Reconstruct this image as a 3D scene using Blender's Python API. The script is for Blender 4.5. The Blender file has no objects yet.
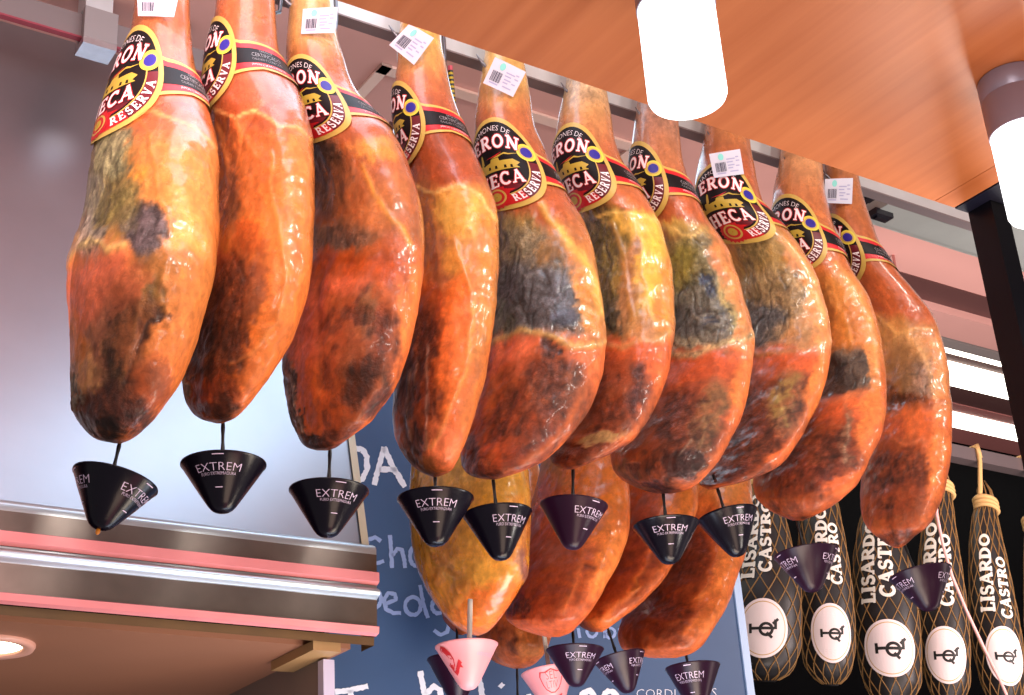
import bpy, bmesh, math, random
import numpy as np
from mathutils import Vector, noise
from mathutils.geometry import tessellate_polygon

random.seed(5)
SC = bpy.context.scene
COL = SC.collection
F = 1474.0
PIT, ROL, AZ = math.radians(24.28), math.radians(3.9), math.radians(34.84)
CAMZ = 1.55
w_ = np.array([0, math.cos(PIT), math.sin(PIT)])
U_ = np.array([0, -math.sin(PIT), math.cos(PIT)])
X_ = np.array([1.0, 0, 0])
r_ = math.cos(ROL) * X_ - math.sin(ROL) * U_
u_ = math.sin(ROL) * X_ + math.cos(ROL) * U_
C_ = np.array([0, 0, CAMZ])
e1 = np.array([math.cos(AZ), math.sin(AZ), 0])      # along the row of hams
e2 = np.array([-math.sin(AZ), math.cos(AZ), 0])     # across it, away from the counter
ez = np.array([0, 0, 1.0])

# ---------------------------------------------------------------- survey helpers
def ray(u, v):
    return (u - 512) / F * r_ + (347.5 - v) / F * u_ + w_
def on_q(u, v, q):
    g = ray(u, v); return C_ + g * (q / (g @ e2))
def on_z(u, v, z):
    g = ray(u, v); return C_ + g * ((z - CAMZ) / g[2])
def SQZ(p):
    return float(p @ e1), float(p @ e2), float(p[2])
def W(s, q, z):
    return e1 * s + e2 * q + ez * z
def sz(u, v, q):
    p = on_q(u, v, q); return float(p @ e1), float(p[2])

# ---------------------------------------------------------------- mesh builder
class MB:
    def __init__(s): s.v = []; s.f = []; s.m = []
    def add(s, vs, fs, mi=0):
        o = len(s.v); s.v += [tuple(map(float, x)) for x in vs]
        for f in fs: s.f.append(tuple(i + o for i in f)); s.m.append(mi)
    def hexa(s, p, mi=0):       # 8 corners: bottom ring, top ring
        s.add(p, [(0, 3, 2, 1), (4, 5, 6, 7), (0, 1, 5, 4), (1, 2, 6, 5), (2, 3, 7, 6), (3, 0, 4, 7)], mi)
    def box(s, s0, s1, q0, q1, z0, z1, mi=0):
        s.hexa([W(s0, q0, z0), W(s1, q0, z0), W(s1, q1, z0), W(s0, q1, z0),
                W(s0, q0, z1), W(s1, q0, z1), W(s1, q1, z1), W(s0, q1, z1)], mi)
    def tube(s, pts, rad, n=10, mi=0, cap=True):
        pts = [np.array(p, float) for p in pts]
        rr = rad if isinstance(rad, (list, tuple)) else [rad] * len(pts)
        prev = None; rings = []
        for i, p in enumerate(pts):
            t = pts[min(i + 1, len(pts) - 1)] - pts[max(i - 1, 0)]; t = t / (np.linalg.norm(t) + 1e-12)
            a = prev if prev is not None else (np.array([0, 0, 1.]) if abs(t[2]) < .9 else np.array([1., 0, 0]))
            a = a - t * (a @ t); a /= np.linalg.norm(a); prev = a; b = np.cross(t, a)
            rings.append([p + rr[i] * (a * math.cos(k * 2 * math.pi / n) + b * math.sin(k * 2 * math.pi / n)) for k in range(n)])
        vs = [x for r in rings for x in r]; fs = []
        for i in range(len(pts) - 1):
            for k in range(n):
                fs.append((i * n + k, i * n + (k + 1) % n, (i + 1) * n + (k + 1) % n, (i + 1) * n + k))
        if cap:
            fs.append(tuple(range(n))[::-1]); fs.append(tuple((len(pts) - 1) * n + k for k in range(n)))
        s.add(vs, fs, mi)
    def lathe(s, c, ax, prof, n=32, mi=0, xdir=None, caps=False):
        c = np.array(c, float); ax = np.array(ax, float); ax /= np.linalg.norm(ax)
        x = np.array(xdir if xdir is not None else (r_ if abs(ax @ r_) < .9 else u_), float)
        x = x - ax * (x @ ax); x /= np.linalg.norm(x); y = np.cross(ax, x)
        vs = []; fs = []
        for (rr, h) in prof:
            for k in range(n):
                a = k * 2 * math.pi / n
                vs.append(c + ax * h + rr * (x * math.cos(a) + y * math.sin(a)))
        for i in range(len(prof) - 1):
            for k in range(n):
                fs.append((i * n + k, i * n + (k + 1) % n, (i + 1) * n + (k + 1) % n, (i + 1) * n + k))
        if caps:
            fs.append(tuple(range(n))[::-1]); fs.append(tuple((len(prof) - 1) * n + k for k in range(n)))
        s.add(vs, fs, mi)

def root_off(p):
    o = Vector((0, 0, 0))
    while p is not None: o = o + p.location; p = p.parent
    return o
def obj(name, mb, mats, parent=None, smooth=False, sharp=None):
    me = bpy.data.meshes.new(name)
    if parent is not None: off = root_off(parent)
    else:
        a = np.array(mb.v); off = Vector(((a[:, 0].min() + a[:, 0].max()) / 2, (a[:, 1].min() + a[:, 1].max()) / 2, a[:, 2].min()))
    me.from_pydata([(x - off.x, y - off.y, z - off.z) for x, y, z in mb.v], [], mb.f)
    if not isinstance(mats, (list, tuple)): mats = [mats]
    for m in mats: me.materials.append(m)
    me.polygons.foreach_set('material_index', mb.m)
    if smooth: me.polygons.foreach_set('use_smooth', [True] * len(me.polygons))
    me.update()
    if smooth and sharp: me.set_sharp_from_angle(angle=math.radians(sharp))
    o = bpy.data.objects.new(name, me); COL.objects.link(o)
    if parent is None: o.location = off
    else: o.parent = parent
    return o
def tag(o, label=None, cat=None, group=None, kind=None):
    if label: o['label'] = label
    if cat: o['category'] = cat
    if group: o['group'] = group
    if kind: o['kind'] = kind
    return o
def thing(name, loc, label, cat, group=None):
    o = bpy.data.objects.new(name, None); COL.objects.link(o)
    o.location = Vector(tuple(map(float, loc))); o.empty_display_size = .03
    return tag(o, label, cat, group)
def struct(name, mb, mats, parent=None, **k):
    o = obj(name, mb, mats, parent, **k)
    if parent is None: o['kind'] = 'structure'
    return o

# ---------------------------------------------------------------- materials
def lin(c):
    c = np.array(c, float) / 255
    return np.where(c <= .04045, c / 12.92, ((c + .055) / 1.055) ** 2.4)
def rgba(c): return tuple(float(x) for x in lin(c)) + (1.0,)
def mat(name, col, rough=.5, metal=0, emit=0, ecol=None, var=0, vscale=30, bump=0, bscale=80, coat=0, spec=.5, stretch=None):
    m = bpy.data.materials.new(name); m.use_nodes = True
    n = m.node_tree.nodes; l = m.node_tree.links; b = n['Principled BSDF']
    b.inputs['Base Color'].default_value = rgba(col); b.inputs['Roughness'].default_value = rough
    b.inputs['Metallic'].default_value = metal; b.inputs['Coat Weight'].default_value = coat
    b.inputs['Specular IOR Level'].default_value = spec
    if emit:
        b.inputs['Emission Color'].default_value = rgba(ecol or col); b.inputs['Emission Strength'].default_value = emit
    if var or bump:
        tc = n.new('ShaderNodeTexCoord'); mp = n.new('ShaderNodeMapping'); l.new(tc.outputs['Object'], mp.inputs['Vector'])
        if stretch:
            mp.inputs['Rotation'].default_value = (0, 0, -AZ); mp.vector_type = 'TEXTURE' if False else 'POINT'
            mp.inputs['Scale'].default_value = stretch
        if var:
            t = n.new('ShaderNodeTexNoise'); t.inputs['Scale'].default_value = vscale; t.inputs['Detail'].default_value = 6
            l.new(mp.outputs['Vector'], t.inputs['Vector'])
            mx = n.new('ShaderNodeMix'); mx.data_type = 'RGBA'
            c = np.array(col, float)
            mx.inputs[6].default_value = rgba(np.clip(c * (1 - var), 0, 255)); mx.inputs[7].default_value = rgba(np.clip(c * (1 + var), 0, 255))
            l.new(t.outputs['Fac'], mx.inputs[0]); l.new(mx.outputs[2], b.inputs['Base Color'])
        if bump:
            t2 = n.new('ShaderNodeTexNoise'); t2.inputs['Scale'].default_value = bscale; t2.inputs['Detail'].default_value = 4
            l.new(mp.outputs['Vector'], t2.inputs['Vector'])
            bp = n.new('ShaderNodeBump'); bp.inputs['Strength'].default_value = bump; bp.inputs['Distance'].default_value = .002
            l.new(t2.outputs['Fac'], bp.inputs['Height']); l.new(bp.outputs['Normal'], b.inputs['Normal'])
    return m

def ham_material(name, bump=.7):
    m = bpy.data.materials.new(name); m.use_nodes = True
    n = m.node_tree.nodes; l = m.node_tree.links; b = n['Principled BSDF']
    at = n.new('ShaderNodeAttribute'); at.attribute_name = 'Col'
    wt = n.new('ShaderNodeAttribute'); wt.attribute_name = 'Wet'
    tc = n.new('ShaderNodeTexCoord'); mp = n.new('ShaderNodeMapping'); mp.inputs['Scale'].default_value = (1, 1, .8)
    l.new(tc.outputs['Object'], mp.inputs['Vector'])
    t1 = n.new('ShaderNodeTexNoise'); t1.inputs['Scale'].default_value = 170; t1.inputs['Detail'].default_value = 7; t1.inputs['Roughness'].default_value = .7
    t1.inputs['Distortion'].default_value = .6
    l.new(mp.outputs['Vector'], t1.inputs['Vector'])
    gr = n.new('ShaderNodeAttribute'); gr.attribute_name = 'Grain'
    t4 = n.new('ShaderNodeTexNoise'); t4.inputs['Scale'].default_value = 64; t4.inputs['Detail'].default_value = 9; t4.inputs['Roughness'].default_value = .72; t4.inputs['Distortion'].default_value = 1.4
    l.new(tc.outputs['Object'], t4.inputs['Vector'])
    def mth(op, a, b2=None, c2=None):
        m_ = n.new('ShaderNodeMath'); m_.operation = op
        for i, x in enumerate((a, b2, c2)):
            if x is None: continue
            if isinstance(x, (int, float)): m_.inputs[i].default_value = x
            else: l.new(x, m_.inputs[i])
        return m_.outputs[0]
    nz = mth('ADD', mth('SUBTRACT', t1.outputs['Fac'], .5), mth('MULTIPLY', mth('SUBTRACT', t4.outputs['Fac'], .5), 1.1))
    amp = mth('MULTIPLY_ADD', gr.outputs['Fac'], 1.35, .30)
    fac = mth('MAXIMUM', mth('MULTIPLY_ADD', nz, amp, 1.0), .25)
    mu = n.new('ShaderNodeVectorMath'); mu.operation = 'MULTIPLY'
    l.new(at.outputs['Color'], mu.inputs[0]); l.new(fac, mu.inputs[1])
    l.new(mu.outputs['Vector'], b.inputs['Base Color'])
    t2 = n.new('ShaderNodeTexNoise'); t2.inputs['Scale'].default_value = 95; t2.inputs['Detail'].default_value = 8; t2.inputs['Roughness'].default_value = .62
    l.new(tc.outputs['Object'], t2.inputs['Vector'])
    t3 = n.new('ShaderNodeTexNoise'); t3.inputs['Scale'].default_value = 420; t3.inputs['Detail'].default_value = 3
    l.new(mp.outputs['Vector'], t3.inputs['Vector'])
    ad = n.new('ShaderNodeMath'); ad.operation = 'MULTIPLY_ADD'; ad.inputs[1].default_value = .25
    l.new(t3.outputs['Fac'], ad.inputs[0]); l.new(t2.outputs['Fac'], ad.inputs[2])
    bp = n.new('ShaderNodeBump'); bp.inputs['Strength'].default_value = bump; bp.inputs['Distance'].default_value = .004
    l.new(ad.outputs['Value'], bp.inputs['Height']); l.new(bp.outputs['Normal'], b.inputs['Normal'])
    l.new(gr.outputs['Fac'], bp.inputs['Strength'])
    rr = n.new('ShaderNodeMapRange'); rr.inputs['From Min'].default_value = 0; rr.inputs['From Max'].default_value = 1
    rr.inputs['To Min'].default_value = .68; rr.inputs['To Max'].default_value = .24
    l.new(wt.outputs['Fac'], rr.inputs['Value']); l.new(rr.outputs['Result'], b.inputs['Roughness'])
    b.inputs['Specular IOR Level'].default_value = .4
    l.new(wt.outputs['Fac'], b.inputs['Coat Weight']); b.inputs['Coat Roughness'].default_value = .16
    return m

M = {}
M['ham'] = ham_material('cured_ham_surface')
M['gold'] = mat('label_gold', (192, 164, 84), .35)
M['lblack'] = mat('label_black', (18, 15, 18), .42, spec=.22)
M['lred'] = mat('label_red', (190, 30, 38), .35)
M['ldark'] = mat('label_dark_red', (96, 24, 36), .35)
M['lwhite'] = mat('label_white', (240, 232, 236), .4)
M['lgrey'] = mat('label_grey_print', (165, 160, 165), .5)
M['lyellow'] = mat('seal_yellow', (214, 200, 70), .4)
M['lblue'] = mat('seal_blue', (40, 36, 140), .4)
M['paper'] = mat('tag_paper', (188, 188, 204), .6)
M['ink'] = mat('tag_ink', (45, 45, 70), .6)
M['inkl'] = mat('tag_light_print', (150, 150, 185), .6)
M['teal'] = mat('tag_teal_dot', (120, 195, 190), .6)
M['cup'] = mat('black_purple_plastic', (13, 8, 20), .24, spec=.28)
M['cuprear'] = mat('black_plastic_pink_lit', (36, 11, 32), .3, spec=.25)  # black plastic with the purple tint of pinkish light put into its colour
M['cupin'] = mat('cup_inside', (14, 10, 14), .6)
M['cuppink'] = mat('pink_plastic', (224, 146, 152), .35)
M['cuptext'] = mat('lilac_print', (215, 195, 225), .5)
M['redprint'] = mat('red_print', (200, 40, 48), .5)
M['spike'] = mat('black_spike', (20, 18, 22), .35)
M['spikewhite'] = mat('white_spike', (232, 226, 220), .4)
M['steel'] = mat('brushed_steel', (196, 200, 206), .34, metal=1, var=.06, vscale=60)
M['rail'] = mat('rail_grey', (196, 202, 206), .38, metal=.25, var=.05, vscale=20)
M['hook'] = mat('hook_steel', (120, 120, 126), .3, metal=.9)

# ---------------------------------------------------------------- hams
def pchip(x, y, xi):
    x = np.array(x, float); y = np.array(y, float); h = np.diff(x); dl = np.diff(y) / h
    d = np.zeros_like(y)
    for i in range(1, len(x) - 1):
        if dl[i - 1] * dl[i] > 0:
            w1 = 2 * h[i] + h[i - 1]; w2 = h[i] + 2 * h[i - 1]
            d[i] = (w1 + w2) / (w1 / dl[i - 1] + w2 / dl[i])
    d[0] = dl[0]; d[-1] = dl[-1]
    xi = np.clip(xi, x[0], x[-1]); k = np.clip(np.searchsorted(x, xi) - 1, 0, len(x) - 2)
    t = (xi - x[k]) / h[k]
    return ((2 * t**3 - 3 * t**2 + 1) * y[k] + (t**3 - 2 * t**2 + t) * h[k] * d[k] +
            (-2 * t**3 + 3 * t**2) * y[k + 1] + (t**3 - t**2) * h[k] * d[k + 1])

class Limb:
    """Loft of elliptical sections along a hanging axis that stays in a vertical plane of the row."""
    def __init__(s, rows, q, ratio=1.3):
        s.v = [r[0] for r in rows]; s.L = [r[1] for r in rows]; s.R = [r[2] for r in rows]; s.q = q; s.ratio = ratio
    def sec(s, v):
        v = np.atleast_1d(np.array(v, float))
        L = pchip(s.v, s.L, v); R = pchip(s.v, s.R, v); uc = (L + R) / 2; wd = np.maximum((R - L) / 2, .05)
        g = ((uc - 512) / F)[:, None] * r_ + ((347.5 - v) / F)[:, None] * u_ + w_
        d = s.q / (g @ e2); c = C_ + g * d[:, None]; m = wd * d / F
        n = np.cross(r_, g)
        a1 = e1 - ez * ((n @ e1) / n[:, 2])[:, None]; a2 = e2 - ez * ((n @ e2) / n[:, 2])[:, None]
        rg = g @ r_; gg = (g * g).sum(1); det = gg - rg**2
        def dec(x):
            xr = x @ r_; xg = (x * g).sum(1)
            return (xr * gg - xg * rg) / det, (xg - xr * rg) / det
        al1, be1 = dec(a1); al2, be2 = dec(a2)
        t = np.clip((v - s.v[0]) / (s.v[-1] - s.v[0]), 0, 1); t = np.clip((t - .15) / .35, 0, 1)
        k = 1 + (s.ratio - 1) * t * t * (3 - 2 * t)
        B = m / np.sqrt(al1**2 + (k * al2)**2); A = k * B
        th0 = np.arctan2(A * al2, B * al1)
        bt = B * be1 * np.cos(th0 + math.pi / 2) + A * be2 * np.sin(th0 + math.pi / 2)
        return dict(uc=uc, w=wd, c=c, p1=a1 * B[:, None], p2=a2 * A[:, None], th0=th0, sg=-np.sign(bt), d=d, m=m)
    def pt(s, v, psi, h=0):
        S = s.sec(v); th = S['th0'] + S['sg'] * psi
        P = S['p1'] * np.cos(th)[:, None] + S['p2'] * np.sin(th)[:, None]
        ln = np.linalg.norm(P, axis=1)[:, None] + 1e-9
        return S['c'] + P + P / ln * np.atleast_1d(h)[:, None]
    def wrapper(s, vc, uc, kd=.5):
        S = s.sec(vc); wc = float(S['w'][0]); psi0 = math.acos(max(-.98, min(.98, (uc - float(S['uc'][0])) / wc)))
        def f(a, b, h):
            a = np.array(a, float); b = np.array(b, float)
            psi = psi0 - a / wc
            v = vc - b + kd * wc * (math.sin(psi0) - np.sin(psi))
            return s.pt(v, psi, np.array(h) * np.ones_like(a))
        return f

def smooth(a, b, x):
    t = np.clip((x - a) / (b - a), 0, 1); return t * t * (3 - 2 * t)

def limb_mesh(name, limb, parent, base, blobs=(), lines=(), wetline=None, material=None, NF=128, NB=44, NR=240, lump=1.0, calm=None, seed=0, warp=1.0, mott=1.0):
    v0, v1 = limb.v[0], limb.v[-1]
    x = np.linspace(0, 1, NR); vs = v0 + (v1 - v0) * (1 - (1 - x)**1.6)
    psi = np.concatenate([np.linspace(0, math.pi, NF, endpoint=False), np.linspace(math.pi, 2 * math.pi, NB, endpoint=False)])
    NT = len(psi); S = limb.sec(vs)
    th = S['th0'][:, None] + S['sg'][:, None] * psi[None]
    P = S['p1'][:, None, :] * np.cos(th)[..., None] + S['p2'][:, None, :] * np.sin(th)[..., None]
    pos = S['c'][:, None, :] + P
    U = S['uc'][:, None] + S['w'][:, None] * np.cos(psi)[None]; V = np.repeat(vs[:, None], NT, 1)
    n = NR * NT; flat = pos.reshape(-1, 3); sd = Vector((seed * 7.3, seed * 3.1, seed * 5.7))
    n1 = np.empty((n, 3)); n2 = np.empty(n); n3 = np.empty(n); n4 = np.empty(n); n5 = np.empty(n); n6 = np.empty(n); n7 = np.empty(n)
    for i in range(n):
        p = Vector(flat[i]) + sd
        n1[i] = noise.noise_vector(p * 22)
        n2[i] = noise.noise(p * 26); n3[i] = noise.noise(p * 75)
        a = p @ Vector(e1); 
        n4[i] = noise.fractal(Vector((p.x * 110, p.y * 110, p.z * 26 + a * 30)), 1.0, 2.0, 3)
        n5[i] = noise.fractal(p * 55, .9, 2.0, 3)
        q = Vector((p.x, p.y, p.z * .55)); n6[i] = noise.noise(q * 44 + Vector(n1[i]) * .8); n7[i] = noise.fractal(p * 130 + Vector(n1[i]), .8, 2.0, 3)
    R = lambda z: z.reshape(NR, NT)
    sc = float(np.max(S['w'])) / 65
    U2 = U + R(n1[:, 0]) * 8 * warp * sc + R(n5) * 5 * warp * sc + R(n7) * 3 * sc; V2 = V + R(n1[:, 1]) * 8 * warp * sc + R(n7[::-1].copy()) * 2 * sc + R(n5[::-1].copy()) * 3 * sc + R(n6) * 5 * sc
    # base colour down the length
    bv = [b[0] for b in base]; bc = np.array([b[1] for b in base], float)
    Vb = V2 + 0 * U2
    col = np.stack([np.interp(Vb, bv, bc[:, k]) for k in range(3)], -1)
    inset = np.zeros((NR, NT))
    for bl in blobs:
        (bu, bvv, ru, rv, rot, c, al) = bl[:7]; soft = bl[7] if len(bl) > 7 else (.40 if (max(c) - min(c)) / max(c) > .42 else .28)
        ca, sa = math.cos(math.radians(rot)), math.sin(math.radians(rot))
        dx = U2 - bu; dy = V2 - bvv
        rr = np.sqrt(((dx * ca + dy * sa) / ru)**2 + ((-dx * sa + dy * ca) / rv)**2)
        a = al * smooth(1 + soft, 1 - soft, rr) if False else al * (1 - smooth(1 - soft, 1 + soft, rr))
        col = col * (1 - a[..., None]) + np.array(c, float) * a[..., None]
        lum = sum(c) / 3; st_ = (max(c) - min(c)) / max(c)
        if st_ > .42: inset = inset * (1 - a) + a * float(np.interp(lum, [60, 105, 150], [-.0042, -.0024, 0]))
        else: inset = inset * (1 - a) + a * .0016
    disp = (R(n2) * .0042 + R(n3) * .0016 - np.abs(R(n6)) * .0012 + .0003) * lump
    wm = np.ones((NR, NT))
    for ln in lines:
        pts, wd, hgt, c, al = ln
        best = np.full((NR, NT), 1e9)
        UU = U + R(n1[:, 0]) * 4 * sc + R(n3) * 1.5; VV = V + R(n1[:, 1]) * 4 * sc + R(n5) * 1.5
        for (x0, y0), (x1, y1) in zip(pts[:-1], pts[1:]):
            dx, dy = x1 - x0, y1 - y0; L2 = dx * dx + dy * dy
            t = np.clip(((UU - x0) * dx + (VV - y0) * dy) / L2, 0, 1)
            best = np.minimum(best, np.hypot(UU - x0 - t * dx, VV - y0 - t * dy))
        k = np.exp(-(best / wd)**2) * (np.sin(psi) > -.1)[None]
        disp = disp + k * hgt * .001
        if c is not None: col = col * (1 - (al * k)[..., None]) + np.array(c, float) * (al * k)[..., None]
    if wetline:
        zone = smooth(wetline + 4, wetline + 40, V2); qn = R(n2) + .55 * R(n5); zone = zone * (1 - smooth(192, 224, col.max(-1)))
        for lo, hi, tc_, am in ((.05, .6, (150, 88, 52), .55), (.02, .55, (98, 50, 36), .45)):
            k = smooth(lo, hi, qn if am > .5 else -qn + .3 * R(n7)) * zone * am * mott * (1 - .55 * smooth(.45, .9, np.cos(psi)))
            col = col * (1 - k[..., None]) + np.array(tc_, float) * k[..., None]
    # silhouettes stay put, the shank and its paper band stay smooth
    edge = (.45 + .55 * np.abs(np.sin(psi)))[None]
    fade = np.minimum(1, smooth(0, 12, (v1 - V)))
    if calm: fade = fade * (.18 + .82 * smooth(calm - 10, calm + 35, V))
    disp = (disp + inset) * edge * fade
    mx = col.max(-1); sat = (mx - col.min(-1)) / np.maximum(mx, 1)
    mould = 1 - smooth(.34, .56, sat); meat = 1 - smooth(128, 172, mx); meat = meat * (1 - mould)
    crease = np.exp(-(R(n6) / .10)**2) * smooth((calm or v0), (calm or v0) + 60, V)
    mt = 1 + (.06 + .16 * meat) * R(n4) + (.08 + .10 * (mould + meat)) * R(n5) + (.06 + .10 * (mould + meat)) * R(n7) - (.05 + .22 * mould + .12 * meat) * crease
    col = col * mt[..., None]
    q_ = col[..., 1] / np.maximum(col[..., 0], 1); col[..., 1] = col[..., 0] * (q_ + .46 * np.clip(.54 - q_, 0, 1))
    col = 255 * (np.clip(col, 0, 255) / 255)**1.16
    g = col.mean(-1, keepdims=True); col = g + (col - g) * .93
    disp = disp + fade * edge * (mould * (.0009 * R(n7) - .0022 * crease) + meat * .0010 * R(n5))
    col = np.clip(col, 0, 255)
    nrm = P / (np.linalg.norm(P, axis=2, keepdims=True) + 1e-9)
    pos = pos + nrm * disp[..., None]
    mb = MB(); vv = [tuple(map(float, p)) for p in pos.reshape(-1, 3)]
    fs = []
    for i in range(NR - 1):
        for k in range(NT):
            k2 = (k + 1) % NT; fs.append((i * NT + k, (i + 1) * NT + k, (i + 1) * NT + k2, i * NT + k2))
    fs.append(tuple(range(NT))); fs.append(tuple((NR - 1) * NT + k for k in range(NT))[::-1])
    mb.add(vv, fs)
    o = obj(name, mb, material or M['ham'], parent, smooth=True)
    me = o.data
    bm = bmesh.new(); bm.from_mesh(me); bmesh.ops.recalc_face_normals(bm, faces=bm.faces); bm.to_mesh(me); bm.free()
    a = me.attributes.new('Col', 'FLOAT_COLOR', 'POINT')
    lc = np.ones((n, 4)); lc[:, :3] = lin(col.reshape(-1, 3)); a.data.foreach_set('color', lc.ravel())
    wet = np.ones((NR, NT)) * .85
    if wetline: wet = .85 - .62 * smooth(wetline - 15, wetline + 25, V2)
    wet = np.clip(wet - .35 * mould + .25 * R(n5), 0, 1)
    a3 = me.attributes.new('Grain', 'FLOAT', 'POINT'); a3.data.foreach_set('value', np.clip(.30 + .6 * mould + .45 * meat + .25 * R(n5), 0, 1).ravel())
    a2 = me.attributes.new('Wet', 'FLOAT', 'POINT'); a2.data.foreach_set('value', wet.ravel())
    return o

# ---------------------------------------------------------------- flat art that gets wrapped onto things
def refine(vs, fs, L):
    bm = bmesh.new(); bv = [bm.verts.new((x, y, 0)) for x, y in vs]
    for f in fs:
        try: bm.faces.new([bv[i] for i in f])
        except ValueError: pass
    bmesh.ops.triangulate(bm, faces=bm.faces[:])
    for _ in range(7):
        es = [e for e in bm.edges if e.calc_length() > L]
        if not es: break
        bmesh.ops.subdivide_edges(bm, edges=es, cuts=1, use_grid_fill=False)
        bmesh.ops.triangulate(bm, faces=bm.faces[:])
    bm.verts.index_update()
    V = np.array([(v.co.x, v.co.y) for v in bm.verts]); Fc = [tuple(v.index for v in f.verts) for f in bm.faces]
    bm.free(); return V, Fc
def poly_fill(pts):
    t = tessellate_polygon([[Vector((x, y, 0)) for x, y in pts]]); return pts, t
def ell(cx, cy, rx, ry, n=48, a0=0, a1=360):
    return [(cx + rx * math.cos(math.radians(a0 + (a1 - a0) * k / n)), cy + ry * math.sin(math.radians(a0 + (a1 - a0) * k / n))) for k in range(n + (0 if a1 - a0 >= 360 else 1))]
def ringband(cx, cy, r0x, r0y, r1x, r1y, a0, a1, n=24):
    o = ell(cx, cy, r1x, r1y, n, a0, a1 - 1e-3); i = ell(cx, cy, r0x, r0y, n, a0, a1 - 1e-3); k = len(o)
    vs = o + i; fs = [(j, j + 1, k + j + 1, k + j) for j in range(k - 1)]
    return vs, fs
def ccw(vs, fs):
    out = []
    for f in fs:
        a = sum(vs[f[i]][0] * vs[f[(i + 1) % len(f)]][1] - vs[f[(i + 1) % len(f)]][0] * vs[f[i]][1] for i in range(len(f)))
        out.append(tuple(f) if a > 0 else tuple(f)[::-1])
    return out

def seg(x0, y0, x1, y1, w, vs, fs, ext=.5):
    dx, dy = x1 - x0, y1 - y0; l = math.hypot(dx, dy) or 1e-6; nx, ny = -dy / l * w / 2, dx / l * w / 2
    ex, ey = dx / l * w * ext, dy / l * w * ext; o = len(vs)
    vs += [(x0 - ex + nx, y0 - ey + ny), (x0 - ex - nx, y0 - ey - ny), (x1 + ex - nx, y1 + ey - ny), (x1 + ex + nx, y1 + ey + ny)]
    fs.append((o, o + 1, o + 2, o + 3))
def arc(cx, cy, rx, ry, a0, a1, n=12):
    return [(cx + rx * math.cos(math.radians(a0 + (a1 - a0) * i / n)), cy + ry * math.sin(math.radians(a0 + (a1 - a0) * i / n))) for i in range(n + 1)]
K, N_ = .2, .1   # thick and thin strokes of the serif capitals
def chain(p, w): return [(p[i][0], p[i][1], p[i + 1][0], p[i + 1][1], w) for i in range(len(p) - 1)]
def ser(x, y, h=.13): return [(x - h, y, x + h, y, .09)]
SERIF = {
 'E': (.72, [(.18, .03, .18, .97, K), (.04, .95, .62, .95, N_), (.04, .05, .64, .05, N_), (.2, .5, .5, .5, N_), (.62, .93, .62, .78, .09), (.64, .07, .64, .24, .09), (.5, .4, .5, .6, .07)]),
 'R': (.82, [(.18, .03, .18, .97, K), (.04, .95, .4, .95, N_), (.2, .48, .4, .48, N_)] + chain(arc(.38, .715, .24, .235, 88, -88), .16) + [(.42, .46, .7, .06, .17)] + ser(.18, .05, .15) + ser(.74, .05, .09)),
 'O': (.9, chain(arc(.43, .5, .33, .44, 0, 360, 20), .16)),
 'N': (.92, [(.16, .03, .16, .97, .11), (.72, .03, .72, .97, .11), (.16, .93, .72, .07, .2)] + ser(.14, .05) + ser(.1, .95, .1) + ser(.72, .95)),
 'H': (.92, [(.18, .03, .18, .97, K), (.7, .03, .7, .97, K), (.2, .5, .7, .5, N_)] + ser(.18, .05, .15) + ser(.18, .95, .15) + ser(.7, .05, .15) + ser(.7, .95, .15)),
 'C': (.82, chain(arc(.44, .5, .34, .44, 48, 312, 16), .16) + [(.68, .95, .68, .72, .08)]),
 'A': (.88, [(.4, .97, .72, .05, .19), (.4, .95, .12, .05, .09), (.24, .33, .58, .33, .09)] + ser(.1, .05, .11) + ser(.72, .05, .13)),
 'S': (.68, chain(arc(.33, .72, .22, .22, 40, 250, 9) + arc(.33, .28, .24, .23, 80, -140, 9), .15) + [(.5, .95, .5, .76, .07), (.1, .05, .1, .26, .07)]),
 'V': (.86, [(.12, .95, .42, .05, .19), (.72, .95, .44, .05, .09)] + ser(.12, .95, .13) + ser(.72, .95, .11)),
 'L': (.68, [(.18, .03, .18, .97, K), (.04, .05, .6, .05, N_), (.6, .07, .6, .26, .09)] + ser(.18, .95, .15)),
 'I': (.4, [(.18, .03, .18, .97, K)] + ser(.18, .05, .15) + ser(.18, .95, .15)),
 'D': (.86, [(.18, .03, .18, .97, K), (.04, .95, .36, .95, N_), (.04, .05, .36, .05, N_)] + chain(arc(.34, .5, .36, .43, 88, -88), .16)),
 'T': (.76, [(.36, .03, .36, .97, K), (.06, .95, .66, .95, N_), (.06, .93, .06, .76, .08), (.66, .93, .66, .76, .08)] + ser(.36, .05, .15)),
 ' ': (.4, []),
}
def serif_line(txt, size, place, grow=0, track=.06):
    """place(x, y) maps running text coordinates (x centred) to the art plane"""
    tot = sum(SERIF[c][0] + track for c in txt) - track; x = -tot / 2; vs = []; fs = []
    for c in txt:
        wdt, st = SERIF[c]
        for (a, b, cc, d, w) in st:
            q, qf = [], []; seg(a + x, b, cc + x, d, w + grow, q, qf, .25)
            o = len(vs); vs += [place(px * size, py * size) for px, py in q]; fs += [tuple(i + o for i in f) for f in qf]
        x += wdt + track
    return vs, fs
_tc = {}
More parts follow.
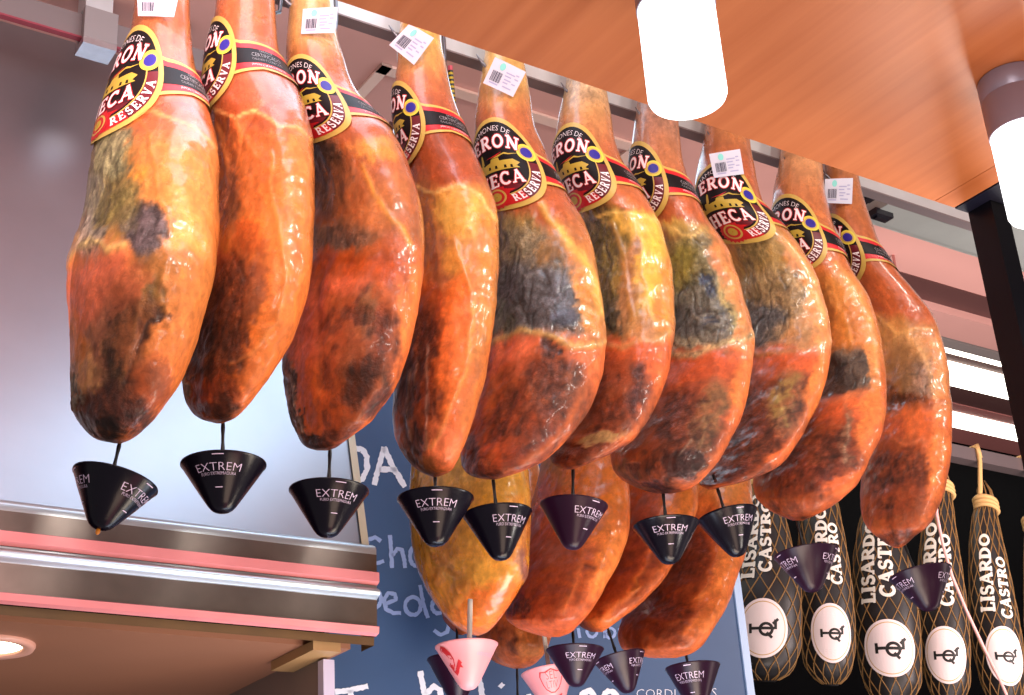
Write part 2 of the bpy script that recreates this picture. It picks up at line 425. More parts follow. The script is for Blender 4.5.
def sans(txt):
    """flat outline mesh of a line of text in the built-in face, centred, cap height 1"""
    if txt in _tc: return _tc[txt]
    cu = bpy.data.curves.new('t', 'FONT'); cu.body = txt; cu.resolution_u = 2; cu.offset = -.017
    ob = bpy.data.objects.new('t', cu); COL.objects.link(ob)
    dg = bpy.context.evaluated_depsgraph_get(); me = bpy.data.meshes.new_from_object(ob.evaluated_get(dg))
    vs = np.array([(v.co.x, v.co.y) for v in me.vertices]); fs = [tuple(p.vertices) for p in me.polygons]
    bpy.data.objects.remove(ob); bpy.data.curves.remove(cu); bpy.data.meshes.remove(me)
    h = .69; vs = vs / h; vs[:, 0] -= (vs[:, 0].min() + vs[:, 0].max()) / 2
    _tc[txt] = (vs, fs); return _tc[txt]
def sans_line(txt, size, place, sx=1.0):
    vs, fs = sans(txt); return [place(x * size * sx, y * size) for x, y in vs], fs

class Art:
    def __init__(s): s.items = []       # (vs, fs, layer, mat)
    def poly(s, pts, layer, m): v, f = poly_fill(pts); s.items.append((v, f, layer, m))
    def raw(s, vf, layer, m): s.items.append((vf[0], vf[1], layer, m))
    def build(s, name, fn, mats, parent, scale=1.0, L=4.0, h0=.003, dh=.0003, smooth_=True, flip=False):
        mb = MB()
        for vs, fs, lay, m in s.items:
            vs = [(x * scale, y * scale) for x, y in vs]
            V, Fc = refine(vs, fs, L)
            P = fn(V[:, 0], V[:, 1], h0 + dh * lay)
            Fc = ccw([tuple(p) for p in V], Fc)
            mb.add(P, Fc, m)
        return obj(name, mb, mats, parent)

def on_arc(R, cx=0, cy=0, a=90):
    """text laid along the outside of a circle, centred at angle a"""
    def f(x, y):
        t = math.radians(a) - x / R; return (cx + (R + y) * math.cos(t), cy + (R + y) * math.sin(t))
    return f
def in_arc(R, cx=0, cy=0, a=270):
    def f(x, y):
        t = math.radians(a) + x / R; return (cx + (R - y) * math.cos(t), cy + (R - y) * math.sin(t))
    return f

LAB = [M['gold'], M['lblack'], M['lred'], M['ldark'], M['lwhite'], M['lyellow'], M['lblue'], M['lgrey'], mat('label_wine', (58, 20, 28), .3), mat('label_olive_gold', (184, 160, 62), .4)]
def label_art():
    A = Art()
    # strap both ways round, then the round emblem
    for sgn in (1,):
        A.poly([(30, 19), (48, 13), (70, 12), (140, 12), (140, -13), (70, -13), (40, -19), (30, -28)], 0, 0)
        A.poly([(30, 15), (50, 10), (70, 10), (140, 10), (140, -11), (70, -11), (45, -15), (30, -22)], 1, 2)
        A.poly([(30, 9), (50, 6), (70, 5.5), (140, 5.5), (140, -7), (70, -7), (45, -9), (30, -12)], 2, 1)
    A.poly([(-40, 14), (-60, 12), (-120, 12), (-120, -13), (-60, -13), (-40, -18)], 0, 0)
    A.poly([(-40, 9), (-60, 7), (-120, 7), (-120, -9), (-60, -9), (-40, -12)], 2, 1)
    A.poly(ell(0, 0, 46, 47), 2.5, 0)
    A.poly(ell(0, 0, 41.5, 42.5), 3.2, 1)
    A.raw(ringband(0, 0, 32, 33, 41.5, 42.5, -88, 2), 4, 3)
    A.raw(ringband(0, 0, 32, 33, 41.5, 42.5, -88, -58), 4.4, 2)
    A.raw(ringband(0, 0, 31, 32, 32.2, 33.2, -100, 14), 5, 0)
    A.poly([(x, y) for x, y in ell(0, 0, 29.5, 30.5, 30, 214, 326)], 4, 8)
    A.poly([(x, y) for x, y in ell(0, 0, 29.5, 30.5, 30, 226, 314)], 4.3, 3)
    A.poly([(x, y) for x, y in ell(-1, -1, 28, 29, 30, 240, 300)], 4.6, 2)
    # castle and mill on the hill
    A.poly([(-26, -4), (-20, -3), (-19, 1), (-14, 2), (-13, 0), (-5, 2), (-4, 5), (4, 6), (5, 2.5), (18, 3.5), (24, 0), (20, -3), (23, -5), (2, -7), (-14, -8), (-25, -9)], 5, 9)
    A.poly([(-16, 1), (-15.5, 10), (-14.5, 12), (-13.2, 10), (-12.5, 2)], 5, 9)
    A.poly([(-4, 5.5), (4, 8), (11, 10.5), (15, 9.2), (26, 9.4), (15, 8), (10, 8.8), (4, 6.4)], 5, 9)
    A.poly([(-10, 6), (0, 8.2), (9, 11.4), (2, 7.4)], 5.2, 2)
    for x0 in (-22, -8, -1, 8, 14): A.poly([(x0, -5), (x0 + .3, -2), (x0 + 2.4, -2), (x0 + 2.6, -5)], 5.5, 1)
    # seals
    A.poly(ell(33, 11, 9.6, 8.6, 30), 6, 5); A.poly(ell(33, 11, 7.4, 6.5, 30), 6.4, 0); A.poly(ell(33, 11, 5.8, 5.1, 30), 6.8, 6)
    sc = [(-5 + (12.5 + .9 * math.cos(k * math.pi)) * math.cos(k * math.pi / 20), -33 + (11.5 + .9 * math.cos(k * math.pi)) * math.sin(k * math.pi / 20)) for k in range(40)]
    A.poly(sc, 6, 2); A.raw(ringband(-5, -33, 7.0, 6.4, 8.8, 8, 0, 360, 30), 6.5, 0); A.raw(ringband(-5, -33, 0.5, .5, 4.6, 4.2, 0, 360, 20), 6.5, 9)
    T = []
    def text(kind, txt, size, place, lay, m, outline=False, track=.06):
        t = Art()
        if kind == 'serif':
            if outline: t.raw(serif_line(txt, size, place, .13, track), lay - .5, 2)
            t.raw(serif_line(txt, size, place, .02, track), lay, m)
        else: t.raw(sans_line(txt, size, place), lay, m)
        T.append(t)
    text('serif', 'ERON', 13.2, on_arc(80, 0, -64, 89), 6.5, 4, True, .14)
    text('serif', 'HECA', 12.6, lambda x, y: (1 + x, -22.5 + y + x * .14), 6.5, 4, True, .1)
    text('sans', 'JAMONES DE', 5.2, on_arc(33.6, 0, 0, 92), 6.5, 4)
    text('serif', 'RESERVA', 7.0, in_arc(40.4, 0, 0, -43), 6.5, 4, False, .2)
    for k, (t, sz_, yy) in enumerate((('CERTIFICADO', 3.4, 0), ('CALIDAD Y CURACION', 2.0, -3.4), ('GARANTIA', 2.0, 4.6))):
        text('sans', t, sz_, lambda x, y, yy=yy: (76 + x, yy + y - 1.5), 4, 7)
    text('sans', 'JAMON CURADO RESERVA', 1.9, lambda x, y: (76 + x, -10 + y), 4, 4)
    return A, T
LA, LT = label_art()

TAG_INK = [M['paper'], M['ink'], M['inkl'], M['teal']]
def price_tag(corners, limb, parent):
    """corners TL, TR, BR, BL of a flat paper tag stuck on the shank"""
    cu = sum(c[0] for c in corners) / 4; cv = sum(c[1] for c in corners) / 4
    S = limb.sec(cv); psi = math.acos(max(-.9, min(.9, (cu - float(S['uc'][0])) / float(S['w'][0]))))
    cand = [limb.pt([vv], np.array([ps]), .003)[0] for vv in (cv, max(k[1] for k in corners) + 2) for ps in (psi, math.pi / 2, .5 * (psi + math.pi / 2))]
    d = min((p - C_) @ w_ for p in cand) - .001
    Q = [C_ + ray(*c) * d for c in corners]; nrm = np.cross(Q[1] - Q[0], Q[3] - Q[0]); nrm = nrm / np.linalg.norm(nrm)
    if nrm @ (C_ - Q[0]) < 0: nrm = -nrm
    def at(x, y, h):    # x right, y down in 0..1
        bend = .002 * (1 - (2 * x - 1)**2)
        return (Q[0] * (1 - x) + Q[1] * x) * (1 - y) + (Q[3] * (1 - x) + Q[2] * x) * y + nrm * (bend + h)
    mb = MB(); n = 8
    vs = [at(i / n, j, 0) for j in (0, 1) for i in range(n + 1)]
    mb.add(vs, [(n + 1 + i, n + 2 + i, i + 1, i) for i in range(n)])
    pt = obj('price_tag', mb, M['paper'], parent, smooth=True); pt['label'] = 'white paper price tag with a barcode'
    ink = MB(); rnd = random.Random(int(cu))
    def rect(x0, y0, x1, y1, m):
        k = 3; vs = [at(x0 + (x1 - x0) * i / k, y, .0005) for y in (y0, y1) for i in range(k + 1)]
        ink.add(vs, [(k + 1 + i, k + 2 + i, i + 1, i) for i in range(k)], m)
    x = .12
    while x < .44:
        w = rnd.choice((.012, .02, .03)); rect(x, .42, x + w, .8, 0); x += w + rnd.choice((.012, .018))
    for (x0, y, x1) in ((.14, .84, .42), (.5, .3, .78), (.5, .42, .7), (.52, .55, .74), (.52, .66, .68), (.8, .25, .9), (.8, .4, .92), (.78, .6, .9), (.56, .8, .84)):
        rect(x0, y, x1, y + .05, 1)
    ink.add([at(.34 + .09 * math.cos(k * math.pi / 6), .2 + .14 * math.sin(k * math.pi / 6), .0006) for k in range(12)], [tuple(range(12))[::-1]], 2)
    obj('barcode', ink, [M['ink'], M['inkl'], M['teal']], pt)

Q0, QR = 1.60, 2.0
def ham(rows, q, label, group, base, blobs, lines=(), lab=None, tagc=None, wet=None, seed=0, ratio=1.9, lump=1.0, calm=None, kd=.5, mott=1.0):
    L = Limb(rows, q, ratio)
    top = L.sec(rows[0][0])['c'][0]; bot = L.sec(rows[-1][0])['c'][0]
    t = thing('cured_ham', bot, label, 'ham', group)
    limb_mesh('ham_body', L, t, base, blobs, lines, wet, seed=seed, lump=lump, calm=calm, mott=mott)
    if lab:
        u, v = lab[:2]; sc = 1.07 * float(2.10 / L.sec(v)['d'][0]) * (lab[2] if len(lab) > 2 else 1)
        f = L.wrapper(v, u, kd)
        b = LA.build('paper_label', f, LAB, t, scale=sc); b['label'] = 'round black and gold paper label on a strap round the shank'
        for a in LT: a.build('lettering', f, LAB, b, scale=sc, h0=.0034)
    if tagc: price_tag(tagc, L, t)
    return L, t
# palette (skin, mould, flesh, meat, fat)
TAN = (196, 150, 98); RED = (172, 88, 54); AMB = (204, 136, 72); YEL = (226, 176, 84); RIM = (228, 122, 52)
OLV = (140, 124, 70); GRY = (112, 106, 104); PAL = (172, 162, 146); PNK = (232, 122, 84); MEAT = (136, 62, 36)
DRK = (76, 42, 30); BRN = (152, 88, 46); RST = (200, 88, 44); PUR = (106, 46, 42); CRM = (222, 186, 124); BLU = (86, 92, 108)
FRONT = 'cured hams hanging in the front row'
HAMS = []
# 1
rows = [(-40, 142, 186), (0, 135, 190), (30, 131, 191), (60, 120, 194), (90, 109, 202), (115, 101, 210), (148, 92, 217), (206, 83, 218), (233, 76, 217), (260, 68, 215), (290, 66, 210), (317, 67.5, 203), (356, 69, 191), (387, 70, 177), (410, 72, 161), (425, 79, 149), (434, 87, 139), (440, 98, 130), (443.5, 115, 121)]
HAMS.append(ham(rows, Q0, 'cured ham farthest left, olive grey mould on its left and salmon flesh below', FRONT,
    [(-40, (170, 104, 62)), (60, (168, 96, 56)), (100, RED), (125, (196, 110, 58)), (150, AMB), (280, (222, 138, 66)), (440, RIM)],
    [(98, 175, 36, 62, -8, OLV, .95), (112, 150, 18, 28, 0, (150, 150, 116), .8), (95, 200, 16, 30, 0, (136, 136, 122), .8), (90, 236, 18, 22, 0, PAL, .85), (146, 228, 22, 27, -20, (92, 82, 86), .95), (118, 205, 22, 22, 0, (132, 120, 72), .8),
     (139, 167, 8, 8, 0, (208, 146, 62), .9), (160, 260, 22, 14, 0, (216, 142, 76), .6), (104, 292, 40, 42, 15, PNK, .95), (130, 300, 20, 40, 12, (206, 110, 64), .6), (152, 296, 8, 24, 14, (126, 96, 44), .85), (157, 312, 6, 9, 20, (70, 40, 26), .9),
     (102, 340, 14, 34, 8, (186, 122, 92), .7), (118, 365, 17, 56, 14, (92, 62, 40), .95), (140, 350, 9, 45, 14, (156, 88, 46), .7), (128, 340, 12, 20, 14, (186, 104, 56), .7), (86, 376, 15, 24, 0, (202, 148, 98), .85), (150, 386, 18, 30, 22, (176, 74, 40), .8), (108, 412, 40, 22, 8, (98, 46, 28), .95), (98, 431, 26, 12, 12, (46, 28, 24), .95), (132, 418, 20, 16, 15, (88, 36, 30), .7), (73, 396, 5, 32, 0, PAL, .9)],
    [([(128, 117), (141, 122), (151, 136), (159, 202), (170, 233)], 2.2, 1.6, (196, 128, 60), .7), ([(128, 117), (150, 112), (167, 117), (192, 128), (217, 148)], 1.8, 1.2, (236, 176, 104), .75),
     ([(68, 258), (80, 248), (96, 240), (112, 250), (124, 244)], 4, 2.4, (216, 190, 116), .7), ([(160, 236), (166, 256), (158, 300), (170, 330)], 3, 1.8, (230, 150, 80), .4),
     ([(141, 300), (132, 345), (118, 392)], 3.5, 2.2, (170, 110, 60), .5), ([(150, 320), (138, 352), (128, 384)], 2, -2.2, (80, 44, 30), .6), ([(183, 150), (186, 220), (192, 250)], 5, 1.2, None, 0), ([(72, 236), (67, 256), (68, 264)], 5, 7, (214, 160, 62), .95)],
    (117, 84, 1.04), [(137, -8), (179, -6), (174, 17), (138, 16)], 262, 1, calm=105))
# 2
rows = [(-40, 219, 272), (0, 216, 275), (20, 214, 276), (45, 209, 278), (70, 205, 287), (92, 203, 299), (111, 203, 306), (142, 203, 312), (194, 200, 313), (255, 193, 311), (299, 187, 304), (343, 183, 289), (376, 181, 269), (398, 184.5, 253), (412, 191, 241), (419, 200, 233), (423.5, 216, 222)]
HAMS.append(ham(rows, Q0, 'second cured ham from the left, glossy red brown skin and no price tag in view', FRONT,
    [(-40, (186, 110, 64)), (60, (178, 96, 54)), (95, RED), (118, (182, 92, 48)), (140, (200, 120, 60)), (230, (212, 126, 56)), (300, (228, 128, 52)), (420, RIM)],
    [(225, 138, 14, 34, -6, (146, 84, 44), .8), (230, 196, 13, 34, 0, (120, 78, 62), .75), (252, 180, 14, 40, 0, (196, 112, 58), .6), (296, 180, 14, 60, 0, (216, 138, 70), .6), (225, 268, 15, 16, 0, (230, 108, 74), .85), (246, 238, 16, 14, 0, (206, 96, 46), .7), (226, 318, 28, 72, 14, (122, 58, 32), .95), (252, 300, 10, 34, 12, (166, 92, 52), .9),
     (204, 348, 14, 32, 12, (72, 44, 34), .9), (232, 350, 14, 30, 14, (110, 60, 36), .8), (212, 396, 24, 22, 8, (150, 58, 30), .95), (214, 414, 20, 10, 0, (88, 42, 26), .9), (221, 400, 8, 6, 0, (80, 34, 26), .8), (185, 384, 4.5, 24, -6, (206, 188, 166), .95), (270, 310, 12, 60, 12, (240, 136, 54), .7)],
    [([(211, 107), (224, 112), (239, 119), (250, 113), (259, 112), (270, 117), (278, 126), (294, 129), (311, 138)], 1.8, 1.4, (236, 182, 112), .8), ([(268, 150), (270, 190), (276, 222), (284, 270), (276, 321), (250, 352), (231, 364)], 2.6, 2.2, (236, 152, 76), .5),
     ([(214, 125), (226, 160), (228, 180)], 2.4, 1.8, (206, 130, 70), .5), ([(239, 122), (252, 150), (268, 168)], 3, 1.4, (214, 140, 76), .4), ([(232, 250), (246, 280), (240, 330)], 2.4, -1.8, (96, 48, 30), .5)],
    (205, 70, .97), None, 250, 2, calm=95, ratio=2.3))
# 3
rows = [(-40, 292, 330), (0, 290, 333), (34, 287, 337), (55, 286, 343), (82, 287, 352), (105, 288, 368), (127, 290, 389), (169, 296, 408), (217, 298, 420), (250, 296, 422), (290, 290, 418), (337, 283, 410), (362, 280, 403), (389, 283.5, 393), (403, 285.5, 384), (420, 290, 371), (432, 295, 357), (442, 300, 344), (448, 308, 335), (450.5, 317, 328)]
HAMS.append(ham(rows, Q0, 'third cured ham from the left, wide, with a smoky dark patch below its label', FRONT,
    [(-40, (206, 164, 106)), (36, (200, 148, 88)), (60, (176, 106, 56)), (110, (182, 92, 54)), (135, (178, 98, 56)), (235, (176, 104, 60)), (258, (190, 88, 42)), (300, (214, 108, 52)), (440, (216, 104, 44))],
    [(326, 172, 22, 44, -10, (86, 66, 54), .85), (318, 150, 12, 30, -5, (62, 46, 40), .6), (338, 236, 30, 16, 0, (132, 104, 84), .85), (342, 236, 14, 12, 0, (104, 84, 74), .7), (352, 196, 34, 40, 0, (178, 106, 62), .6), (374, 150, 24, 10, 10, (216, 152, 70), .8), (384, 200, 18, 30, 20, (196, 124, 70), .7),
     (356, 268, 60, 10, 0, (196, 72, 34), .7), (308, 322, 22, 42, 5, PNK, .9), (349, 286, 24, 11, 0, (232, 116, 78), .85), (356, 340, 36, 46, 8, (166, 88, 52), .85), (367, 308, 10, 26, 10, (146, 104, 70), .8), (382, 342, 11, 36, 6, (124, 50, 30), .9), (358, 388, 24, 30, 20, (90, 42, 28), .95), (332, 384, 14, 16, 0, (196, 92, 46), .7), (334, 340, 12, 30, 0, (200, 96, 56), .5), (330, 416, 22, 22, 0, (188, 74, 34), .85), (374, 402, 10, 20, 30, (112, 40, 40), .8), (312, 442, 18, 9, 10, (60, 36, 26), .95), (340, 436, 20, 8, -30, (120, 50, 40), .7), (291, 396, 8.5, 38, -8, (170, 160, 150), .92), (296, 404, 4, 34, -8, (90, 66, 54), .7), (405, 300, 12, 50, 6, (232, 134, 56), .8)],
    [([(361, 164), (372, 190), (384, 210), (396, 226), (405, 246)], 3, 2, (220, 154, 70), .85), ([(304, 258), (340, 262), (370, 258), (410, 262)], 3, -1.6, (170, 64, 30), .4), ([(288, 370), (296, 400), (302, 430)], 1.6, 1.4, (206, 200, 192), .7), ([(340, 130), (350, 170), (346, 210)], 4, 1.6, None, 0), ([(390, 300), (388, 345), (376, 385), (352, 420)], 4, 1.6, (228, 116, 52), .4), ([(322, 270), (318, 320), (326, 380)], 3, -1.4, (180, 84, 50), .4)],
    (302, 100, .9), [(303, 9), (338, 7), (335, 33), (301, 34)], 258, 3, calm=120, ratio=2.4))
# 4
rows = [(-10, 402, 440), (37, 399, 441), (65, 397, 446), (93, 394, 452), (120, 395, 461), (148, 400, 472), (165, 403, 480), (213, 404, 496), (257, 402, 498.5), (323, 397, 493), (389, 391.5, 482), (413, 391, 475), (434, 394, 468), (450, 400, 462), (460, 406, 458), (470, 417, 452), (475, 427, 443), (477, 433, 437)]
HAMS.append(ham(rows, Q0, 'narrow cured ham with a smooth orange fat band, above the lower yellow ham', FRONT,
    [(-10, (206, 164, 84)), (50, (208, 162, 88)), (85, (184, 106, 62)), (120, (166, 78, 46)), (178, (172, 80, 48)), (200, (204, 128, 60)), (250, (218, 132, 58)), (300, (232, 120, 50)), (470, (238, 118, 58))],
    [(462, 213, 32, 26, 20, (228, 176, 84), .95), (420, 214, 15, 42, -4, (178, 110, 56), .9), (408, 250, 8, 50, 0, (150, 84, 40), .7), (439, 262, 12, 36, 4, (166, 104, 72), .85), (456, 252, 12, 24, 8, (220, 156, 70), .8), (484, 290, 14, 90, 4, (204, 134, 62), .9), (474, 400, 12, 60, 16, (206, 120, 54), .8), (424, 300, 20, 18, 0, (222, 108, 56), .7),
     (418, 376, 26, 72, 4, (116, 56, 36), .95), (440, 372, 9, 50, 4, (134, 60, 34), .8), (405, 400, 10, 50, 0, (104, 62, 46), .8), (424, 410, 10, 24, 8, (170, 70, 36), .7), (426, 466, 14, 9, 20, (150, 96, 40), .85), (410, 452, 9, 22, 24, (110, 58, 36), .9), (442, 446, 18, 26, 10, (248, 134, 84), .8), (452, 350, 14, 60, 4, (244, 128, 56), .8)],
    [([(411, 181), (423, 190), (435, 193), (448, 187), (460, 186), (472, 191), (481, 198), (497, 222)], 1.8, 1.5, (240, 196, 120), .85), ([(452, 238), (460, 262), (468, 285), (471, 318), (469, 344), (462, 376), (452, 402), (440, 430), (428, 448)], 3, 2.4, (244, 164, 84), .5),
     ([(408, 370), (404, 400), (408, 440)], 1.4, 1.2, (176, 150, 136), .7), ([(427, 345), (429, 385), (426, 420), (424, 450)], 1.5, 1.2, (186, 160, 146), .65), ([(416, 360), (412, 390)], 1.2, 1, (170, 150, 136), .6), ([(430, 206), (438, 240), (440, 290)], 4, 1.8, (206, 130, 70), .4)],
    (393, 130, .95), [(409, 24), (434, 38), (414, 65), (389, 45)], 300, 4, calm=160))
# 5
rows = [(20, 487, 521), (51, 485, 523), (95, 478, 530), (124, 475, 534), (146, 475, 543), (165, 477, 551), (187, 480, 562), (220, 482, 582), (246, 483, 591), (277, 481, 597), (339, 476, 603.5), (372, 472, 600.5), (413, 466, 586), (442, 462, 564), (455, 460, 550), (464, 460, 538), (472, 465, 520), (477, 474, 505), (479.5, 486, 496)]
HAMS.append(ham(rows, Q0, 'broad cured ham with a large blue grey mould patch, its round label fully in view', FRONT,
    [(20, (206, 172, 96)), (80, (204, 160, 88)), (112, (184, 110, 62)), (165, (176, 92, 50)), (200, (182, 94, 54)), (225, (186, 116, 66)), (330, (196, 130, 76)), (350, (226, 118, 62)), (480, (214, 98, 48))],
    [(512, 232, 30, 20, 0, (160, 140, 86), .9), (520, 262, 52, 34, 15, (142, 130, 104), .95), (536, 300, 56, 38, 10, (98, 98, 102), .95), (562, 316, 14, 13, 0, BLU, .85), (520, 300, 20, 20, 0, (84, 82, 84), .8), (560, 290, 14, 18, 20, (112, 116, 124), .7), (494, 320, 20, 22, 0, (120, 122, 108), .9), (554, 246, 12, 22, 30, (166, 120, 66), .7), (588, 300, 12, 50, -8, (214, 140, 66), .9), (546, 206, 12, 20, 25, (186, 96, 52), .7),
     (510, 354, 38, 18, -22, (238, 122, 84), .95), (566, 352, 30, 12, -6, (222, 112, 60), .8), (534, 372, 20, 16, -20, (170, 76, 46), .8), (546, 402, 48, 40, -28, (130, 60, 38), .95), (548, 348, 7, 12, 0, (80, 46, 40), .85), (560, 382, 24, 22, -20, (118, 66, 42), .8), (520, 420, 26, 30, -20, (152, 66, 40), .8), (530, 450, 44, 12, -28, (116, 46, 44), .8), (490, 446, 20, 26, 0, (196, 74, 40), .85), (496, 430, 14, 18, 0, (130, 56, 36), .7), (482, 468, 26, 10, 8, (122, 54, 36), .85), (470, 452, 8, 18, 0, (110, 62, 44), .85)],
    [([(540, 205), (556, 226), (568, 242), (582, 260), (594, 282), (598, 310)], 5, 2.2, (234, 184, 92), .9), ([(484, 345), (500, 340), (512, 332), (523, 328), (538, 333), (556, 340), (571, 347), (586, 344), (601, 342)], 3.6, 2.6, (220, 182, 112), .85),
     ([(512, 298), (522, 306), (530, 322)], 1.6, -2.4, (60, 52, 48), .8), ([(520, 268), (530, 276), (540, 272)], 1.8, 1.8, (150, 144, 136), .5), ([(500, 370), (520, 356), (545, 352)], 3, 1.2, (236, 130, 90), .4), ([(590, 360), (578, 400), (556, 436), (520, 462)], 5, 1.5, (236, 124, 62), .55)],
    (497, 164), [(495, 57), (526, 72), (513, 97), (483, 83)], 342, 5, calm=150))
# 6
rows = [(50, 570, 600), (87, 565, 606), (115, 559, 611), (136, 556, 614), (153, 554, 619), (167, 555, 626), (184, 560, 637), (212, 568, 654), (236, 573, 663), (277, 576, 671.5), (319, 574, 673.5), (367, 568, 668), (409, 560, 654), (440, 553, 633), (455, 549, 609), (462, 551, 592), (467, 558, 580), (469.5, 565, 573)]
HAMS.append(ham(rows, Q0, 'cured ham with wrinkled olive mould and a bright yellow fat strip along its right', FRONT,
    [(50, (196, 160, 110)), (80, (184, 156, 120)), (112, (196, 146, 92)), (150, (186, 108, 62)), (205, (204, 116, 66)), (214, (218, 164, 76)), (320, (206, 140, 70)), (345, (218, 100, 50)), (470, (214, 96, 46))],
    [(606, 248, 22, 44, 6, (134, 116, 62), .95), (596, 226, 16, 24, 0, (96, 84, 52), .8), (616, 312, 24, 26, 0, (104, 94, 60), .95), (618, 322, 14, 14, 0, (74, 70, 54), .8), (632, 282, 11, 52, 6, (188, 136, 92), .9), (650, 262, 13, 50, 10, (232, 184, 76), .95), (634, 226, 26, 12, 14, (230, 184, 84), .9), (648, 328, 18, 14, 0, (196, 148, 96), .8), (664, 300, 8, 50, 4, (218, 140, 62), .8),
     (640, 356, 34, 13, 0, (222, 92, 46), .85), (606, 356, 22, 14, 0, (214, 84, 44), .8), (622, 400, 34, 42, -32, (138, 64, 38), .95), (640, 404, 12, 32, -6, (102, 48, 40), .9), (604, 420, 24, 24, -20, (150, 66, 38), .8), (618, 380, 18, 18, -20, (176, 84, 48), .6), (592, 452, 36, 8, -10, PUR, .85), (604, 438, 28, 5, -12, (198, 164, 106), .9), (566, 456, 18, 12, 0, (158, 66, 36), .8), (612, 452, 14, 8, -20, (104, 42, 52), .7)],
    [([(596, 216), (612, 214), (630, 212), (645, 216), (662, 224)], 2, 1.6, (242, 202, 112), .85), ([(612, 226), (622, 252), (626, 290), (634, 318)], 3, 2.6, (206, 150, 84), .5), ([(600, 240), (612, 262), (606, 284)], 2, -2, (80, 70, 44), .6), ([(596, 262), (608, 274), (616, 296)], 2, 1.8, (150, 132, 74), .5), ([(604, 344), (620, 347), (636, 342), (650, 340), (668, 330)], 4, 2.4, (222, 172, 110), .7), ([(660, 370), (646, 410), (628, 436), (600, 456)], 5, 1.6, (232, 112, 54), .6), ([(640, 240), (644, 280), (652, 320)], 2.4, 1.6, (244, 206, 130), .5)],
    (569, 168), None, 340, 6, calm=170))
# 7
rows = [(60, 640, 672), (105, 637, 676), (127, 634, 679), (156, 631, 682), (175, 630, 687), (195, 633, 695), (217, 640, 706.5), (248, 648, 727), (296, 653, 743), (340, 652, 753), (360, 649, 752), (381, 642, 749), (414, 628, 741), (440, 614, 729), (455, 609, 721), (468, 611, 712), (478, 619, 703), (486, 632, 694), (491, 646, 684), (493.5, 656, 672)]
HAMS.append(ham(rows, Q0, 'cured ham with grey mould speckled dark blue, hanging below the left hand lamp', FRONT,
    [(60, (158, 136, 112)), (120, (170, 122, 96)), (160, (186, 118, 74)), (205, (186, 100, 58)), (230, (190, 106, 60)), (245, (206, 140, 76)), (340, (216, 134, 72)), (360, (214, 96, 50)), (490, (214, 96, 48))],  # greyish shank top: shade beside the lamp put into its colour
    [(684, 231, 22, 7, 8, (226, 184, 96), .9), (696, 282, 36, 52, -14, (136, 130, 94), .95), (684, 268, 14, 26, 0, (160, 150, 70), .7), (702, 318, 44, 36, 0, (122, 122, 112), .95), (706, 283, 5, 6, 0, (60, 80, 110), .9), (713, 294, 5, 5, 0, (62, 80, 108), .9), (710, 324, 7, 4, 0, (50, 66, 96), .9), (690, 320, 20, 16, 0, (96, 98, 100), .7), (730, 300, 8, 40, -16, (190, 166, 100), .8), (744, 330, 9, 50, -6, (222, 140, 86), .85), (722, 262, 10, 34, -22, (214, 132, 76), .8), (678, 345, 26, 8, 6, (172, 160, 130), .8),
     (690, 366, 50, 13, 0, (208, 78, 42), .85), (664, 372, 20, 14, 0, (222, 104, 64), .8), (684, 434, 46, 42, -25, (128, 62, 40), .95), (712, 408, 16, 26, 10, (150, 112, 70), .9), (700, 436, 12, 20, 20, (126, 92, 62), .85), (676, 466, 30, 16, -10, (82, 48, 42), .9), (648, 444, 14, 20, 0, (186, 82, 48), .8), (660, 470, 10, 10, 0, (176, 76, 44), .7), (690, 462, 12, 12, -10, (64, 44, 44), .7), (626, 470, 14, 10, 20, (122, 68, 52), .8), (650, 486, 26, 7, 8, (96, 48, 42), .8), (738, 388, 10, 26, 10, (236, 140, 58), .8)],
    [([(672, 229), (690, 236), (700, 232)], 1.8, 1.4, (238, 202, 124), .8), ([(664, 354), (690, 356), (710, 350), (724, 343), (740, 339), (750, 334)], 4, 2.6, (206, 182, 130), .85), ([(716, 250), (728, 276), (738, 310), (744, 340)], 3.5, 2, (226, 160, 96), .5), ([(695, 316), (706, 322), (716, 320)], 1.6, 1.8, (160, 150, 130), .6), ([(745, 370), (736, 410), (722, 444), (700, 476)], 5, 1.6, (236, 120, 60), .6), ([(700, 400), (706, 425), (696, 450)], 2, 1.6, (176, 138, 92), .5), ([(690, 440), (680, 456)], 1.6, 1.4, (180, 160, 140), .6)],
    (634, 187), None, 352, 7, calm=190))
